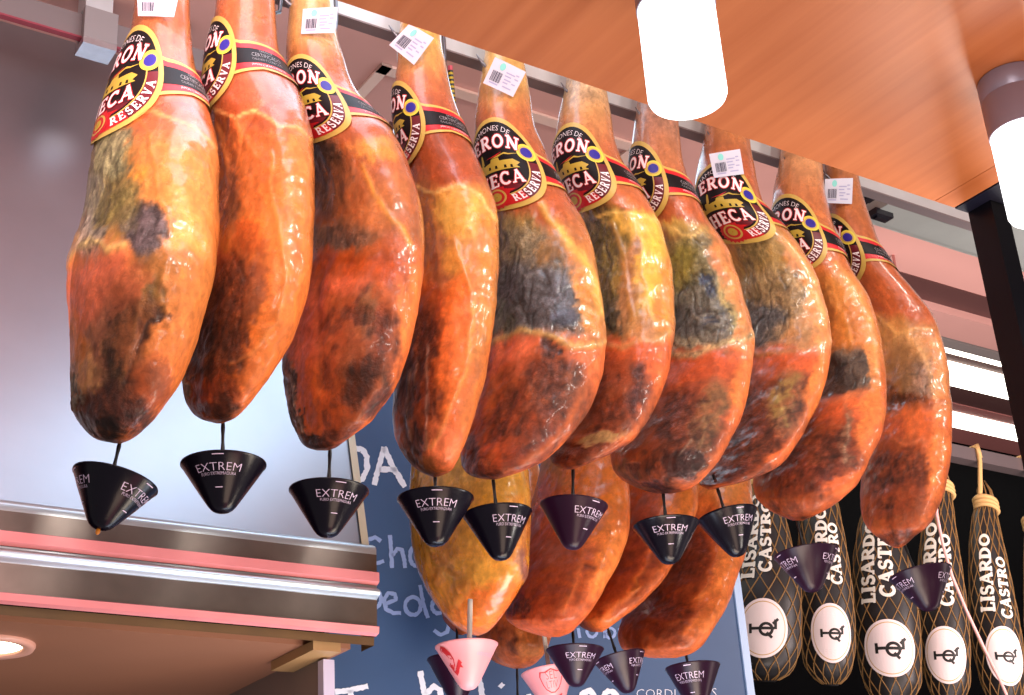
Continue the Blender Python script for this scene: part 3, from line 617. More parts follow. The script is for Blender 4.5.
# 8
rows = [(80, 708, 745), (115, 706, 748), (142, 703, 750), (164, 698, 754), (182, 695, 757), (200, 695, 762), (221, 703, 779), (248, 718, 801), (282, 732, 818), (326, 739, 829), (345, 739, 830.5), (381, 733, 825), (429, 720, 805), (450, 711, 792), (466, 704, 779), (477, 700, 757), (484, 699, 736), (487, 703, 722), (489.5, 708, 713)]
HAMS.append(ham(rows, Q0, 'cured ham with tan and grey mould, its price tag overlapping the round label', FRONT,
    [(80, (186, 136, 84)), (130, (178, 116, 66)), (170, (180, 96, 52)), (225, (196, 116, 64)), (250, (206, 142, 74)), (330, (214, 146, 84)), (352, (218, 104, 56)), (490, (212, 98, 48))],
    [(764, 266, 32, 36, 20, (164, 136, 84), .95), (752, 250, 16, 22, 0, (134, 116, 74), .7), (776, 300, 32, 30, 10, (160, 136, 98), .9), (762, 326, 26, 20, 0, (104, 102, 102), .95), (748, 318, 14, 18, 0, (116, 110, 104), .7), (800, 262, 12, 30, -30, (214, 138, 74), .8), (818, 316, 11, 44, -12, (226, 150, 90), .85), (792, 336, 22, 14, -10, (184, 148, 102), .7),
     (782, 362, 46, 12, 4, (222, 92, 50), .9), (752, 366, 18, 14, 0, (224, 110, 66), .7), (764, 424, 54, 46, -30, (134, 64, 36), .95), (786, 396, 15, 28, 18, (172, 144, 82), .92), (790, 420, 12, 20, 20, (150, 110, 84), .8), (800, 396, 8, 22, 10, (110, 60, 36), .7), (752, 446, 34, 16, -22, (116, 54, 32), .7), (738, 474, 40, 9, -10, PUR, .85), (816, 388, 11, 34, 12, (236, 140, 58), .85), (786, 452, 26, 8, -40, (222, 104, 54), .8)],
    [([(738, 345), (756, 352), (776, 354), (796, 350), (812, 344), (829, 342)], 4, 2.4, (208, 158, 104), .7), ([(786, 244), (802, 262), (814, 286), (822, 320)], 4, 2, (238, 180, 120), .55), ([(780, 380), (778, 400), (788, 424)], 2, 1.8, (196, 180, 110), .6), ([(820, 380), (806, 416), (788, 446), (750, 474)], 5, 1.6, (236, 122, 62), .55), ([(748, 270), (770, 286), (790, 280)], 3, 1.6, (190, 160, 106), .4)],
    (721, 202), [(709, 154), (740, 149), (744, 174), (714, 178)], 350, 8, calm=215))
# 9
rows = [(110, 783, 818), (145, 781, 820), (162, 779, 822), (192, 773, 825), (205, 772, 828), (225, 771, 833), (245, 775, 841), (263, 781, 848), (300, 791, 869), (343, 797, 881), (382, 793, 886), (405, 785, 885), (432, 771, 880), (460, 758, 868), (475, 752.5, 861), (484, 751.5, 856.5), (497, 755, 843), (508, 766, 829), (516, 780, 814), (520.6, 793, 803)]
HAMS.append(ham(rows, Q0, 'cured ham second from the right of the front row, dark patch above its red meat', FRONT,
    [(110, (200, 160, 112)), (160, (198, 146, 98)), (200, (192, 118, 68)), (258, (196, 112, 60)), (275, (206, 126, 66)), (340, (214, 134, 66)), (385, (212, 116, 60)), (410, (218, 98, 54)), (520, (210, 94, 46))],
    [(842, 292, 22, 16, 20, (218, 152, 80), .9), (850, 320, 16, 20, 0, (206, 132, 60), .8), (818, 320, 16, 40, 0, (150, 96, 52), .7), (850, 370, 22, 24, 0, (98, 88, 78), .95), (838, 376, 14, 22, 0, (70, 62, 58), .8), (820, 380, 20, 26, 0, (92, 66, 50), .8), (872, 350, 8, 50, -6, (222, 146, 84), .8),
     (838, 410, 30, 13, 0, (228, 100, 62), .9), (860, 404, 16, 14, 0, (224, 120, 66), .7), (812, 462, 56, 42, -26, (150, 66, 38), .95), (806, 478, 30, 16, -16, (108, 48, 44), .85), (834, 456, 18, 22, -10, (124, 56, 40), .75), (846, 434, 6, 28, 6, (164, 122, 92), .85), (790, 476, 24, 20, 0, (176, 80, 46), .6), (870, 420, 10, 34, 14, (234, 140, 66), .85), (842, 486, 26, 9, -38, (228, 108, 54), .8), (786, 508, 26, 8, 20, (140, 54, 30), .7)],
    [([(800, 398), (820, 404), (842, 398), (866, 394)], 4, 2.2, (226, 140, 90), .6), ([(836, 264), (856, 292), (870, 326), (876, 370)], 4, 1.8, (236, 172, 104), .55), ([(846, 412), (848, 440), (842, 460)], 1.8, 1.8, (190, 160, 130), .6), ([(880, 430), (864, 464), (838, 496)], 5, 1.6, (238, 124, 64), .55), ([(836, 300), (852, 340)], 3, 1.4, (226, 160, 84), .4)],
    (786, 235), None, 400, 9, calm=245))
# 10
rows = [(130, 823, 852), (166, 825, 857), (187, 826, 861), (205, 827, 866), (225, 829, 873), (244, 833, 880), (272, 843, 898), (287, 849, 911), (321, 858, 935), (373, 864, 948), (410, 865, 951), (445, 863, 950.5), (475, 860, 947), (493, 859, 943), (512, 860, 936), (525, 865, 928), (538, 878, 914), (545, 888, 905), (548, 895, 900)]
HAMS.append(ham(rows, Q0, 'cured ham at the right end of the front row, red brown with a price tag', FRONT,
    [(130, (172, 120, 76)), (200, (180, 112, 66)), (250, (188, 104, 58)), (318, (190, 98, 56)), (335, (206, 134, 80)), (380, (218, 140, 80)), (405, (222, 124, 62)), (548, (208, 96, 48))],
    [(892, 332, 22, 16, 30, (204, 146, 82), .9), (908, 352, 20, 26, 10, (196, 148, 96), .9), (918, 380, 18, 22, 10, (146, 118, 100), .9), (900, 372, 14, 26, 0, (150, 108, 66), .7), (906, 402, 32, 9, 6, (108, 60, 36), .9), (884, 396, 14, 16, 0, (120, 70, 44), .8), (940, 380, 8, 60, -2, (228, 152, 96), .85),
     (918, 426, 36, 16, 0, (226, 108, 54), .9), (890, 430, 16, 14, 0, (206, 92, 56), .7), (898, 486, 36, 44, -6, (150, 64, 38), .95), (884, 470, 16, 18, 0, (120, 56, 36), .6), (914, 466, 14, 16, 0, (126, 58, 36), .6), (904, 500, 20, 16, 0, (168, 74, 44), .6), (898, 538, 24, 8, 0, (112, 46, 28), .8), (938, 460, 9, 44, 6, (236, 138, 64), .85), (934, 480, 3, 5, 0, (240, 200, 120), .8)],
    [([(870, 312), (884, 322), (896, 334), (914, 330), (930, 330)], 2.2, 1.6, (232, 176, 104), .7), ([(908, 336), (926, 366), (934, 398)], 3, 1.8, (232, 180, 118), .5), ([(868, 404), (896, 408), (926, 404), (948, 400)], 3.5, 2, (206, 112, 60), .5), ([(936, 430), (932, 480), (922, 520)], 5, 1.6, (238, 134, 66), .5), ([(886, 432), (906, 446), (922, 440)], 2.4, 1.8, (228, 130, 80), .6)],
    (836, 256), [(825, 179), (853, 178), (852, 204), (824, 203)], 408, 10, calm=280))

# rear row
REAR = 'cured hams hanging lower in the rear row'
rows = [(185, 440, 462), (260, 437, 470), (330, 430, 494), (400, 418, 515), (440, 412, 523), (471, 409, 527), (520, 408, 529), (545, 410, 528.5), (573, 417.5, 526), (591, 426, 518), (606, 436, 509), (619, 447, 500), (628, 458, 492), (633, 467, 486), (635.5, 474, 479)]
HA = ham(rows, QR, 'yellow rounded ham hanging in the rear row beside the chalkboard writing', REAR,
    [(185, AMB), (400, (228, 168, 70)), (540, (232, 168, 58)), (600, (230, 146, 52)), (636, (232, 126, 46))],
    [(452, 470, 26, 20, 0, (238, 190, 104), .8), (500, 480, 20, 24, 0, (236, 180, 84), .8), (446, 556, 18, 16, 20, (196, 130, 40), .7), (420, 520, 10, 40, 0, (206, 150, 52), .7), (500, 600, 18, 24, 30, (240, 122, 44), .85), (518, 540, 9, 40, 0, (226, 138, 66), .8), (521, 566, 7, 14, 0, (150, 96, 96), .8), (476, 612, 22, 18, 0, (238, 128, 46), .7), (470, 570, 24, 14, 0, (240, 178, 66), .6)],
    [([(430, 552), (444, 560), (456, 572)], 3, -2.4, (190, 122, 40), .6), ([(508, 500), (516, 540), (514, 580)], 4, 1.4, (240, 180, 110), .4)], wet=None, seed=11)
rows = [(215, 556, 580), (300, 556, 596), (380, 552, 615), (440, 544, 624), (480, 536, 627), (510, 528, 629), (530, 523, 628), (556, 515, 620), (580, 508, 608), (605, 503, 594), (618, 505, 585), (627, 515, 577), (633, 530, 570), (637, 546, 560)]
HB = ham(rows, QR, 'orange rear ham with an olive flank, just right of the yellow ham', REAR,
    [(215, AMB), (400, (220, 138, 62)), (500, (222, 118, 54)), (636, (216, 92, 44))],
    [(540, 480, 24, 26, 0, (178, 130, 60), .8), (548, 540, 34, 44, 12, (186, 74, 46), .9), (548, 500, 14, 30, 0, (216, 104, 66), .7), (600, 500, 22, 44, 6, (234, 140, 58), .85), (608, 560, 12, 40, 20, (240, 144, 62), .8), (540, 600, 40, 26, 0, (172, 66, 40), .9), (516, 608, 14, 14, 0, (96, 50, 50), .75), (565, 570, 22, 34, 16, (196, 88, 46), .7), (560, 628, 26, 8, -10, (206, 84, 42), .7)],  # olive tone on the left flank comes first
    [([(582, 480), (588, 530), (576, 580), (562, 612)], 3.4, 1.8, (236, 144, 70), .5), ([(584, 565), (592, 570)], 2, -2, (120, 60, 40), .6)], wet=520, seed=12, mott=.35)
rows = [(225, 636, 660), (320, 632, 672), (400, 622, 686), (450, 612, 693), (480, 606, 697), (503, 600, 697), (530, 593, 688), (556, 586, 677), (584, 577, 659), (606, 572, 638), (618, 573, 622), (627, 581, 610), (632, 591, 602)]
HC = ham(rows, QR, 'rear ham with red brown cut face and small fat lump, beside the largest rear ham', REAR,
    [(225, AMB), (420, (224, 140, 64)), (520, (228, 128, 56)), (632, (220, 102, 46))],
    [(630, 560, 32, 56, 24, (168, 70, 36), .95), (640, 520, 24, 28, 10, (186, 84, 50), .8), (606, 600, 22, 22, 0, (182, 80, 40), .8), (676, 510, 14, 40, 12, (234, 142, 62), .9), (636, 586, 5, 7, 0, (140, 62, 26), .8), (650, 490, 24, 14, 0, (190, 96, 56), .8), (596, 622, 24, 8, 0, (230, 124, 56), .7)],
    [([(662, 500), (652, 550), (628, 594), (604, 616)], 4, 2, (240, 142, 66), .7), ([(634, 580), (640, 588), (632, 592)], 2, 2.4, (216, 132, 56), .7)], wet=500, seed=13, mott=.35)
rows = [(240, 690, 716), (330, 688, 728), (410, 680, 741), (450, 672, 748), (482, 665, 750), (510, 660, 752), (535, 653, 748), (556, 645, 743.5), (584, 636, 734), (602, 629, 728), (620, 620, 718), (634, 617, 709), (647, 620, 700), (654, 632, 690), (658, 650, 676)]
HD = ham(rows, QR, 'largest rear ham, wide brown cut face, over the right edge of the chalkboard', REAR,
    [(240, AMB), (420, (226, 150, 80)), (520, (230, 132, 62)), (658, (222, 106, 48))],
    [(672, 590, 48, 62, 28, (158, 64, 34), .95), (690, 552, 30, 26, 20, (136, 58, 36), .8), (650, 620, 32, 26, 0, (170, 72, 38), .85), (676, 620, 26, 22, 10, (134, 52, 30), .7), (730, 530, 14, 60, 10, (238, 146, 70), .85), (712, 600, 14, 44, 28, (240, 140, 64), .8), (716, 480, 24, 22, 0, (236, 168, 96), .8), (624, 636, 8, 14, 0, (216, 98, 46), .7)],
    [([(706, 530), (714, 556), (700, 596), (684, 634)], 4, 2.2, (238, 140, 68), .6), ([(640, 612), (660, 624), (690, 616)], 2.4, 1.8, (190, 90, 50), .5)], wet=500, seed=14, mott=.35)
rows = [(330, 508, 526), (420, 504, 532), (500, 494, 544), (560, 484, 552), (600, 477, 554), (625, 474, 553), (642, 476, 549), (652, 482, 544.5), (660, 491, 539), (665, 501, 533), (668.5, 513, 524)]
HE = ham(rows, 2.30, 'small ham bottom in orange brown, peeking out behind and below the yellow ham', REAR,
    [(330, AMB), (560, (216, 122, 54)), (668, (214, 104, 46))],
    [(500, 640, 16, 22, 0, (166, 80, 40), .9), (532, 640, 14, 20, 0, (230, 134, 54), .85), (520, 660, 16, 8, 0, (190, 84, 40), .7)],
    [([(520, 620), (516, 645), (524, 660)], 3, 1.4, (232, 140, 64), .5)], wet=560, seed=15)
rows = [(350, 460, 478), (430, 456, 486), (500, 450, 494), (560, 444, 500), (600, 440, 498), (618, 443, 490), (628, 450, 480), (633, 456, 468), (635, 459, 463)]
HF = ham(rows, 2.30, 'ham behind the yellow rear ham, known by the black spike emerging under it', REAR,
    [(350, AMB), (635, (210, 104, 46))], [], [], wet=560, seed=16)

# ---------------------------------------------------------------- drip cups
def drip_cup(rl, rr, tip, top, q, label, group, texts=(), kind='black', drop=False, lift=.02):
    H = on_q(*top, q); rc = on_q((rl[0] + rr[0]) / 2, (rl[1] + rr[1]) / 2, q)
    dx, dy = rr[0] - rl[0], .92 * (rr[1] - rl[1]); pl = math.hypot(dx, dy); R = .5 * pl * float((rc - C_) @ w_) / F
    x = (dx * r_ - dy * u_) / pl; y = (C_ - rc) * np.array([1, 1, 0]); y /= np.linalg.norm(y)
    y = y - x * (y @ x); y /= np.linalg.norm(y); ax = np.cross(x, -y); ax = ax if ax[2] > 0 else -ax
    h = 1.02 * R * 2 * math.hypot(tip[0] - (rl[0] + rr[0]) / 2, tip[1] - (rl[1] + rr[1]) / 2) / pl
    T = rc - ax * h
    t = thing('drip_cup', T, label, 'drip cup', group)
    m = {'black': M['cup'], 'rear': M['cuprear'], 'pink': M['cuppink']}[kind]
    mb = MB()
    prof = [(.001, 0), (.10 * R, .006 * h), (.185 * R, .026 * h), (.26 * R, .066 * h), (.34 * R, .145 * h), (.66 * R, .55 * h), (.97 * R, .955 * h), (1.0 * R, .975 * h), (1.0 * R, h), (.965 * R, h)]
    mb.lathe(T, ax, prof, 56, 0, x); mb.lathe(T, ax, [(.965 * R, h), (.94 * R, .96 * h), (.2 * R, .14 * h), (.001, .1 * h)], 56, 1, x)
    obj('cone', mb, [m, M['cupin'] if kind != 'pink' else M['cuppink']], t, smooth=True, sharp=50)
    sp = MB(); L = float(np.linalg.norm(H - T))
    rad = .0022 if kind != 'pink' else .0042
    pts = []; rads = []; n = 14; S0 = T + ax * .1 * h; dr = (H - S0) / np.linalg.norm(H - S0); L = float(np.linalg.norm(H - S0)) + lift
    for i in range(n + 1):
        pts.append(S0 + dr * L * i / n); rads.append(rad * (1.25 if (i % 3 == 2 and kind != 'pink') else .95))
    sp.tube(pts, rads, 10); so = obj('spike', sp, M['spikewhite'] if kind == 'pink' else M['spike'], t, smooth=True)
    def cone(phi0):
        def f(a, b, hh):     # a: arc in units of R at the text height, b: slant 0..1
            s = np.array(b); rr_ = R * (.345 + (s - .145) * (.97 - .34) / (.955 - .145))
            ph = math.radians(phi0) + np.array(a) / .78
            rr2 = rr_ + np.array(hh)
            return T + ax * (s * h)[:, None] + rr2[:, None] * (x[None] * np.sin(ph)[:, None] + y[None] * np.cos(ph)[:, None])
        return f
    if kind != 'pink' and texts:
        for ph in texts:
            f = cone(ph)
            its = [[sans_line('EXTREM', .172, lambda a, b: (a, .655 + b * .8), 1.2)], [sans_line('PURO EXTREMADURA', .058, lambda a, b: (a, .583 + b * .9), 1.08)]]
            its += [[([(a0, b0), (a1, b0), (a1, b1), (a0, b1)], [(0, 1, 2, 3)])] for (a0, a1, b0, b1) in ((-.10, .12, .92, .935), (-.12, .12, .37, .385))]
            for k, it in enumerate(its):
                A = MB()
                for vs, fs in it:
                    V, Fc = refine(vs, fs, .09); A.add(f(V[:, 0], V[:, 1], .0006 * np.ones(len(V))), ccw([tuple(p) for p in V], Fc))
                obj('lettering' if k < 2 else 'printed_mark', A, M['cuptext'], t)
    if drop:
        d = MB(); d.lathe(T - ax * .003, ax, [(.0003, -.004), (.0022, -.0025), (.003, 0), (.002, .003), (.0003, .006)], 12)
        obj('grease_drop', d, mat('amber_grease', (200, 120, 30), .15), t, smooth=True)
    return t, cone, R, h
CG = 'black drip cups under the front row of hams'
cups = [((73, 470), (158, 490), (104, 531), (120, 442), [-68, 66], 'tilted black drip cup farthest left, its words only at both sides', True),
 ((181, 467), (266, 462), (227, 514), (223, 422), [3], 'black drip cup with EXTREM centred, in front of the bright steel hood', False),
 ((289, 491), (369, 490), (332, 538), (330, 449), [24], 'black drip cup over the corner of the steel hood lip', False),
 ((397, 500), (474, 497), (437, 547), (435, 475), [5], 'black drip cup under the narrow orange banded ham, left one over the yellow ham', False),
 ((463, 517), (532, 510), (507, 560), (493, 478), [30], 'black drip cup leaning left, right one of the two over the yellow ham', False),
 ((540, 503), (608, 507), (571, 550), (573, 468), [38], 'purple lit black drip cup under the ham with the yellow fat strip', False),
 ((633, 527), (699, 522), (672, 564), (663, 492), [4], 'black drip cup under the blue speckled ham, EXTREM facing forward', False),
 ((697, 523), (757, 508), (740, 556), (717, 487), [22], 'tilted black drip cup in front of the largest rear ham', False),
 ((774, 557), (838, 549), (811, 592), (797, 519), [66, -72], 'purple lit black drip cup in front of the two leftmost netted hams', False),
 ((889, 579), (951, 567), (926, 611), (905, 546), [66, -72], 'purple lit black drip cup farthest right, under the last front ham', False)]
for i, (a, b, c, d, tx, lb, dr) in enumerate(cups):
    drip_cup(a, b, c, d, Q0, lb, CG, tx, 'rear' if i in (5, 8, 9) else 'black', dr)
RG = 'drip cups under the rear row of hams'
drip_cup((427, 660), (486, 657), (453, 702), (457, 633), 2.30, 'dark drip cup half hidden behind the pink cup with the pig head', RG, [], 'rear')
drip_cup((546, 650), (604, 649), (576, 686), (573, 635), QR, 'purple lit drip cup overlapping the pink cup with the red crest', RG, [14], 'rear')
drip_cup((594, 664), (645, 650), (628, 692), (608, 629), QR, 'purple lit drip cup tilted left, between two other purple lit cups of the rear row', RG, [62, -66], 'rear')
drip_cup((665, 669), (720, 664), (694, 711), (686, 655), QR, 'purple lit drip cup farthest right in the rear row, below the largest rear ham', RG, [-18], 'rear')
drip_cup((490, 712), (545, 710), (516, 752), (517, 667), 2.30, 'drip cup on the long black spike under the small ham bottom', RG, [0], 'rear')
RED = [M['redprint'], M['cuppink'], M['inkl']]
def cone_art(items, f, name, parent, mats):
    A = MB()
    for vs, fs, lay, m in items:
        V, Fc = refine(vs, fs, .09); A.add(f(V[:, 0], V[:, 1], (.0005 + .0003 * lay) * np.ones(len(V))), ccw([tuple(p) for p in V], Fc), m)
    return obj(name, A, mats, parent)
def P(pts, lay, m):
    v, f = poly_fill(pts); return (v, f, lay, m)
def st(pts, w, lay, m):
    vs, fs = [], []
    for a, b in zip(pts[:-1], pts[1:]): seg(a[0], a[1], b[0], b[1], w, vs, fs, .3)
    return (vs, fs, lay, m)
t, cone, R, h = drip_cup((435, 648), (498, 643), (468, 689), (470, 612), QR - .115, 'pink drip cup printed with a red pig head and ribbon', RG, kind='pink')
f = cone(-34)
pig = [P([(-.42, .86), (-.30, .93), (-.16, .88), (-.04, .76), (.02, .62), (-.02, .5), (-.14, .42), (-.24, .42), (-.26, .52), (-.2, .6), (-.3, .72)], 0, 0),
       P([(-.36, .86), (-.30, .89), (-.2, .70), (-.12, .60), (-.17, .54), (-.24, .6), (-.33, .76)], 1, 1),
       P([(-.18, .72), (-.06, .70), (-.02, .60), (-.05, .52), (-.15, .47), (-.2, .52), (-.14, .62)], 1, 1),
       P([(-.33, .84), (-.24, .86), (-.12, .76), (-.2, .70)], 2, 0),
       st([(-.1, .64), (-.06, .63)], .03, 2, 0), st([(-.19, .5), (-.12, .5)], .03, 2, 0), st([(-.3, .52), (-.22, .44), (-.18, .36)], .03, 1, 0),
       P([(-.2, .36), (-.06, .40), (.1, .52), (.2, .6), (.3, .52), (.24, .5), (.32, .42), (.18, .44), (.06, .34), (-.1, .28)], 1, 0)]
cone_art(pig, f, 'printed_emblem', t, RED)
cone_art([(*sans_line('extremadura', .1, lambda a, b: (.02 + a, .66 + b + .0 * a), 1.0), 0, 2)], cone(52), 'lettering', t, RED)
t, cone, R, h = drip_cup((521, 676), (574, 665), (549, 714), (545, 641), 2.14, 'pink drip cup printed with a red outlined crest', RG, kind='pink', lift=.015)
f = cone(8)
o1 = [(-.42, .78), (-.36, .88), (-.2, .86), (0, .92), (.2, .86), (.36, .88), (.42, .78), (.38, .6), (.3, .5), (.1, .42), (-.1, .42), (-.3, .5), (-.38, .6)]
crest = [P(o1, 0, 0), P([(x * .9, .66 + (y - .66) * .9) for x, y in o1], 1, 1), (*sans_line('SEL', .17, lambda a, b: (a, .70 + b), 1.1), 2, 0), (*sans_line('LTIV', .15, lambda a, b: (a, .52 + b), 1.1), 2, 0),
         P([(-.5, .40), (-.3, .36), (0, .35), (.3, .36), (.5, .40), (.46, .28), (.3, .25), (0, .23), (-.3, .25), (-.46, .28)], 1, 0)]
cone_art(crest, f, 'printed_crest', t, RED)
# ---------------------------------------------------------------- room shell and fittings
ZC = CAMZ + 1.9
SL, SR = -2.6, 5.2
M['pink'] = mat('pink_ceiling_paint', (206, 158, 150), .42, var=.05, vscale=3)
M['pinkd'] = mat('dusky_pink_panel', (176, 112, 108), .45, var=.05, vscale=4)
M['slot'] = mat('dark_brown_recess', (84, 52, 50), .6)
M['dark'] = mat('black_wall', (7, 7, 9), .9, spec=.05)
M['tube'] = mat('fluorescent_strip', (255, 250, 235), .4, emit=4.5)
M['grey'] = mat('grey_metal_strip', (150, 142, 140), .4, metal=.2)
M['hood'] = mat('hood_steel_sheet', (172, 176, 186), .36, metal=.92, var=.04, vscale=8, bump=.02, bscale=30)
M['lip'] = mat('hood_lip_steel', (132, 122, 116), .3, metal=.85, var=.16, vscale=14)
M['lipb'] = mat('hood_tube_steel', (196, 206, 214), .3, metal=.7)
M['pinkstrip'] = mat('pink_lacquered_strip', (222, 136, 140), .22, emit=0, var=.08, vscale=12)
M['yellow'] = mat('ochre_edge_strip', (88, 62, 30), .5, var=.2, vscale=16)
M['soffit'] = mat('tan_soffit', (150, 102, 78), .5, var=.05, vscale=5)
M['panel'] = mat('grey_brown_panel', (132, 112, 102), .6, var=.05, vscale=8)
M['white'] = mat('white_trim', (206, 196, 220), .4)
M['board'] = mat('chalkboard_blue', (60, 86, 124), .55, var=.08, vscale=5)
M['chalk'] = mat('white_chalk', (232, 234, 244), .9)
M['chalkb'] = mat('blue_chalk', (148, 168, 214), .9)
M['black'] = mat('black_lacquer', (16, 16, 24), .3, spec=.2)
M['glow'] = mat('lamp_glass_glow', (255, 253, 250), .3, emit=2.6, ecol=(246, 251, 255))
M['lampmetal'] = mat('lamp_grey_metal', (146, 138, 158), .35, metal=.3)
M['ductm'] = mat('duct_grey_enamel', (138, 146, 144), .32, metal=.15, var=.06, vscale=10)

def wood():
    m = bpy.data.materials.new('orange_wood_laminate'); m.use_nodes = True
    n = m.node_tree.nodes; l = m.node_tree.links; b = n['Principled BSDF']
    tc = n.new('ShaderNodeTexCoord'); mp = n.new('ShaderNodeMapping'); mp.inputs['Rotation'].default_value = (0, 0, -AZ)
    l.new(tc.outputs['Object'], mp.inputs['Vector'])
    sc = n.new('ShaderNodeVectorMath'); sc.operation = 'MULTIPLY'; sc.inputs[1].default_value = (26, 1.2, 10); l.new(mp.outputs['Vector'], sc.inputs[0])
    t = n.new('ShaderNodeTexNoise'); t.inputs['Scale'].default_value = 1.6; t.inputs['Detail'].default_value = 6; l.new(sc.outputs['Vector'], t.inputs['Vector'])
    cr = n.new('ShaderNodeValToRGB'); cr.color_ramp.elements[0].position = .3; cr.color_ramp.elements[1].position = .72
    cr.color_ramp.elements[0].color = rgba((184, 104, 58)); cr.color_ramp.elements[1].color = rgba((206, 126, 78))
    l.new(t.outputs['Fac'], cr.inputs['Fac']); l.new(cr.outputs['Color'], b.inputs['Base Color'])
    b.inputs['Roughness'].default_value = .34; b.inputs['Specular IOR Level'].default_value = .4
    return m
M['wood'] = wood()

# ceiling (pink), its planks, recesses and light strips run along the row
mb = MB(); mb.box(SL, SR, -.6, 4.2, ZC, ZC + .1); struct('ceiling', mb, M['pink'])
def qz(v, u=960, z=ZC): return float(on_z(u, v, z) @ e2)
def plank(name, v0, v1, m, drop, u=960, s0=None, kind=True):
    q0, q1 = qz(v0, u), qz(v1, u); mb = MB()
    s_0 = 1.45 if s0 is None else s0
    mb.box(s_0, SR, min(q0, q1), max(q0, q1), ZC - drop, ZC + .02)
    return mb
# sequence read down the column at u = 960
tn = 0
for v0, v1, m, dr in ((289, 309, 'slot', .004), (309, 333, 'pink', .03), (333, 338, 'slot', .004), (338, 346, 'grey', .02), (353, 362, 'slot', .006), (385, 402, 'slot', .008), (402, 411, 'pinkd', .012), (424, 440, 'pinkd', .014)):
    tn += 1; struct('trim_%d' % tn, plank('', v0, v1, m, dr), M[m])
for v0, v1, lb in ((345, 352, 'thin fluorescent light strip nearest the front of the ceiling'), (362, 384, 'broad bright fluorescent light strip across the ceiling, middle of three'), (410, 425, 'fluorescent light strip farthest back, above the netted hams')):
    o = obj('light_strip', plank('', v0, v1, '', .016), M['tube']); tag(o, lb, 'light', 'fluorescent ceiling strips')
qw = qz(443)
mb = MB(); mb.box(SL, SR, qw, qw + .08, CAMZ - 1.5, ZC); struct('wall_back', mb, M['dark'])

# air vent in the ceiling
vl = on_z(382, 62, ZC); vs0, vq0 = float(vl @ e1), float(vl @ e2)
vs1 = float(on_z(640, 152, ZC) @ e1)
vt = thing('ceiling_vent', W(vs0, vq0, ZC - .02), 'pale framed ceiling vent with black slats, seen between the ham shanks', 'vent')
mb = MB(); q1 = vq0 + .55
for a in ((vs0, vs1, vq0, vq0 + .03), (vs0, vs1, q1 - .04, q1), (vs0, vs0 + .025, vq0, q1), (vs1 - .04, vs1, vq0, q1)):
    mb.box(a[0], a[1], a[2], a[3], ZC - .008, ZC - .001)
obj('frame', mb, mat('vent_frame_cream', (226, 196, 184), .4), vt)
for grp in (((376, 78), (412, 124)), ((452, 98), (500, 140)), ((530, 118), (560, 150))):
    a = on_z(*grp[0], ZC); b = on_z(*grp[1], ZC); s0, s1 = float(a @ e1), float(b @ e1); qa, qb = sorted((float(a @ e2), float(b @ e2)))
    s0, s1 = min(s0, s1), max(s0, s1); s0 -= .05; s1 += .05; qa = max(qa, vq0 + .2); qb = max(qa + .2, vq0 + .46)
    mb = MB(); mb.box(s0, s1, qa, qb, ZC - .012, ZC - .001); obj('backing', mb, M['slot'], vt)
    mb = MB()
    for k in range(6):
        qq = qa + (qb - qa) * (k + .3) / 6; mb.box(s0, s1, qq, qq + (qb - qa) * .08, ZC - .024, ZC - .010)
    obj('slats', mb, M['black'], vt)

# mounting bar with a steel clamp, upper left
qb_ = 2.35; sa, za = sz(-60, -5, qb_); sb, zb = sz(210, 66, qb_); z0 = sz(60, 30, qb_)[1]
bt = thing('mounting_bar', W(sa, qb_, z0), 'grey flat mounting bar under the ceiling at the upper left', 'bar')
mb = MB(); mb.box(sa, sb, qb_, qb_ + .012, z0, z0 + .052); obj('bar', mb, mat('bar_grey', (128, 120, 122), .45, metal=.2), bt)
mb = MB(); mb.box(sa, sb, qb_ - .001, qb_ + .013, z0 - .004, z0); obj('edge_strip', mb, mat('maroon_edge', (150, 60, 76), .5), bt)
s0 = sz(81, 30, qb_)[0]; s1 = sz(114, 40, qb_)[0]
ct = thing('clamp', W(s0, qb_, z0), 'folded pale steel clamp gripping the grey mounting bar', 'clamp')
mb = MB(); mb.box(s0, s1, qb_ - .02, qb_ - .008, z0 - .012, z0 + .06); obj('front_plate', mb, mat('clamp_plate', (150, 146, 148), .4, metal=.2), ct)
mb = MB(); mb.box(s0, s1, qb_ - .02, qb_ + .03, z0 - .026, z0 - .012); mb.box(s0, s1, qb_ + .016, qb_ + .03, z0 - .014, z0 + .06); obj('hook_plate', mb, M['steel'], ct)
mb = MB(); mb.box(s0, s1 - .012, qb_ - .02, qb_ + .03, z0 + .06, ZC); obj('hanger_strap', mb, M['rail'], ct)

# front rail and rear rail
zr = sz(500, 67, Q0 + .05)[1]; qf = Q0 + .05
rt = thing('hanging_rail', W(0, qf, zr), 'long grey steel rail the front hams hang from', 'rail')
mb = MB(); mb.box(-1.6, 2.4, qf, qf + .02, zr, zr + .036); obj('bar', mb, M['rail'], rt)
mb = MB(); mb.box(-1.6, 2.4, qf - .0015, qf + .0215, zr - .003, zr); obj('lower_edge', mb, mat('rail_dark_edge', (120, 110, 112), .5), rt)  # darker grey strip along the underside of the rail
mb = MB()
for s in (-1.2, .1, 2.2): mb.box(s, s + .03, qf + .004, qf + .016, zr + .036, ZC)
obj('hanger', mb, M['rail'], rt)
topr = [L.sec(L.v[0])['c'][0] for L, _ in (HA, HB, HC, HD)]
zrr = max(p[2] for p in topr) + .03
ra = min(float(p @ e1) for p in topr) - .12; rb = max(float(p @ e1) for p in topr) + .12
mb = MB(); mb.box(ra, rb, QR + .012, QR + .03, zrr, zrr + .03)
for s in (ra + .03, rb - .05): mb.box(s, s + .02, QR + .014, QR + .028, zrr, ZC)
tag(obj('hanging_rail', mb, M['rail']), 'second steel rail hidden behind the front hams, carrying the rear row', 'rail')
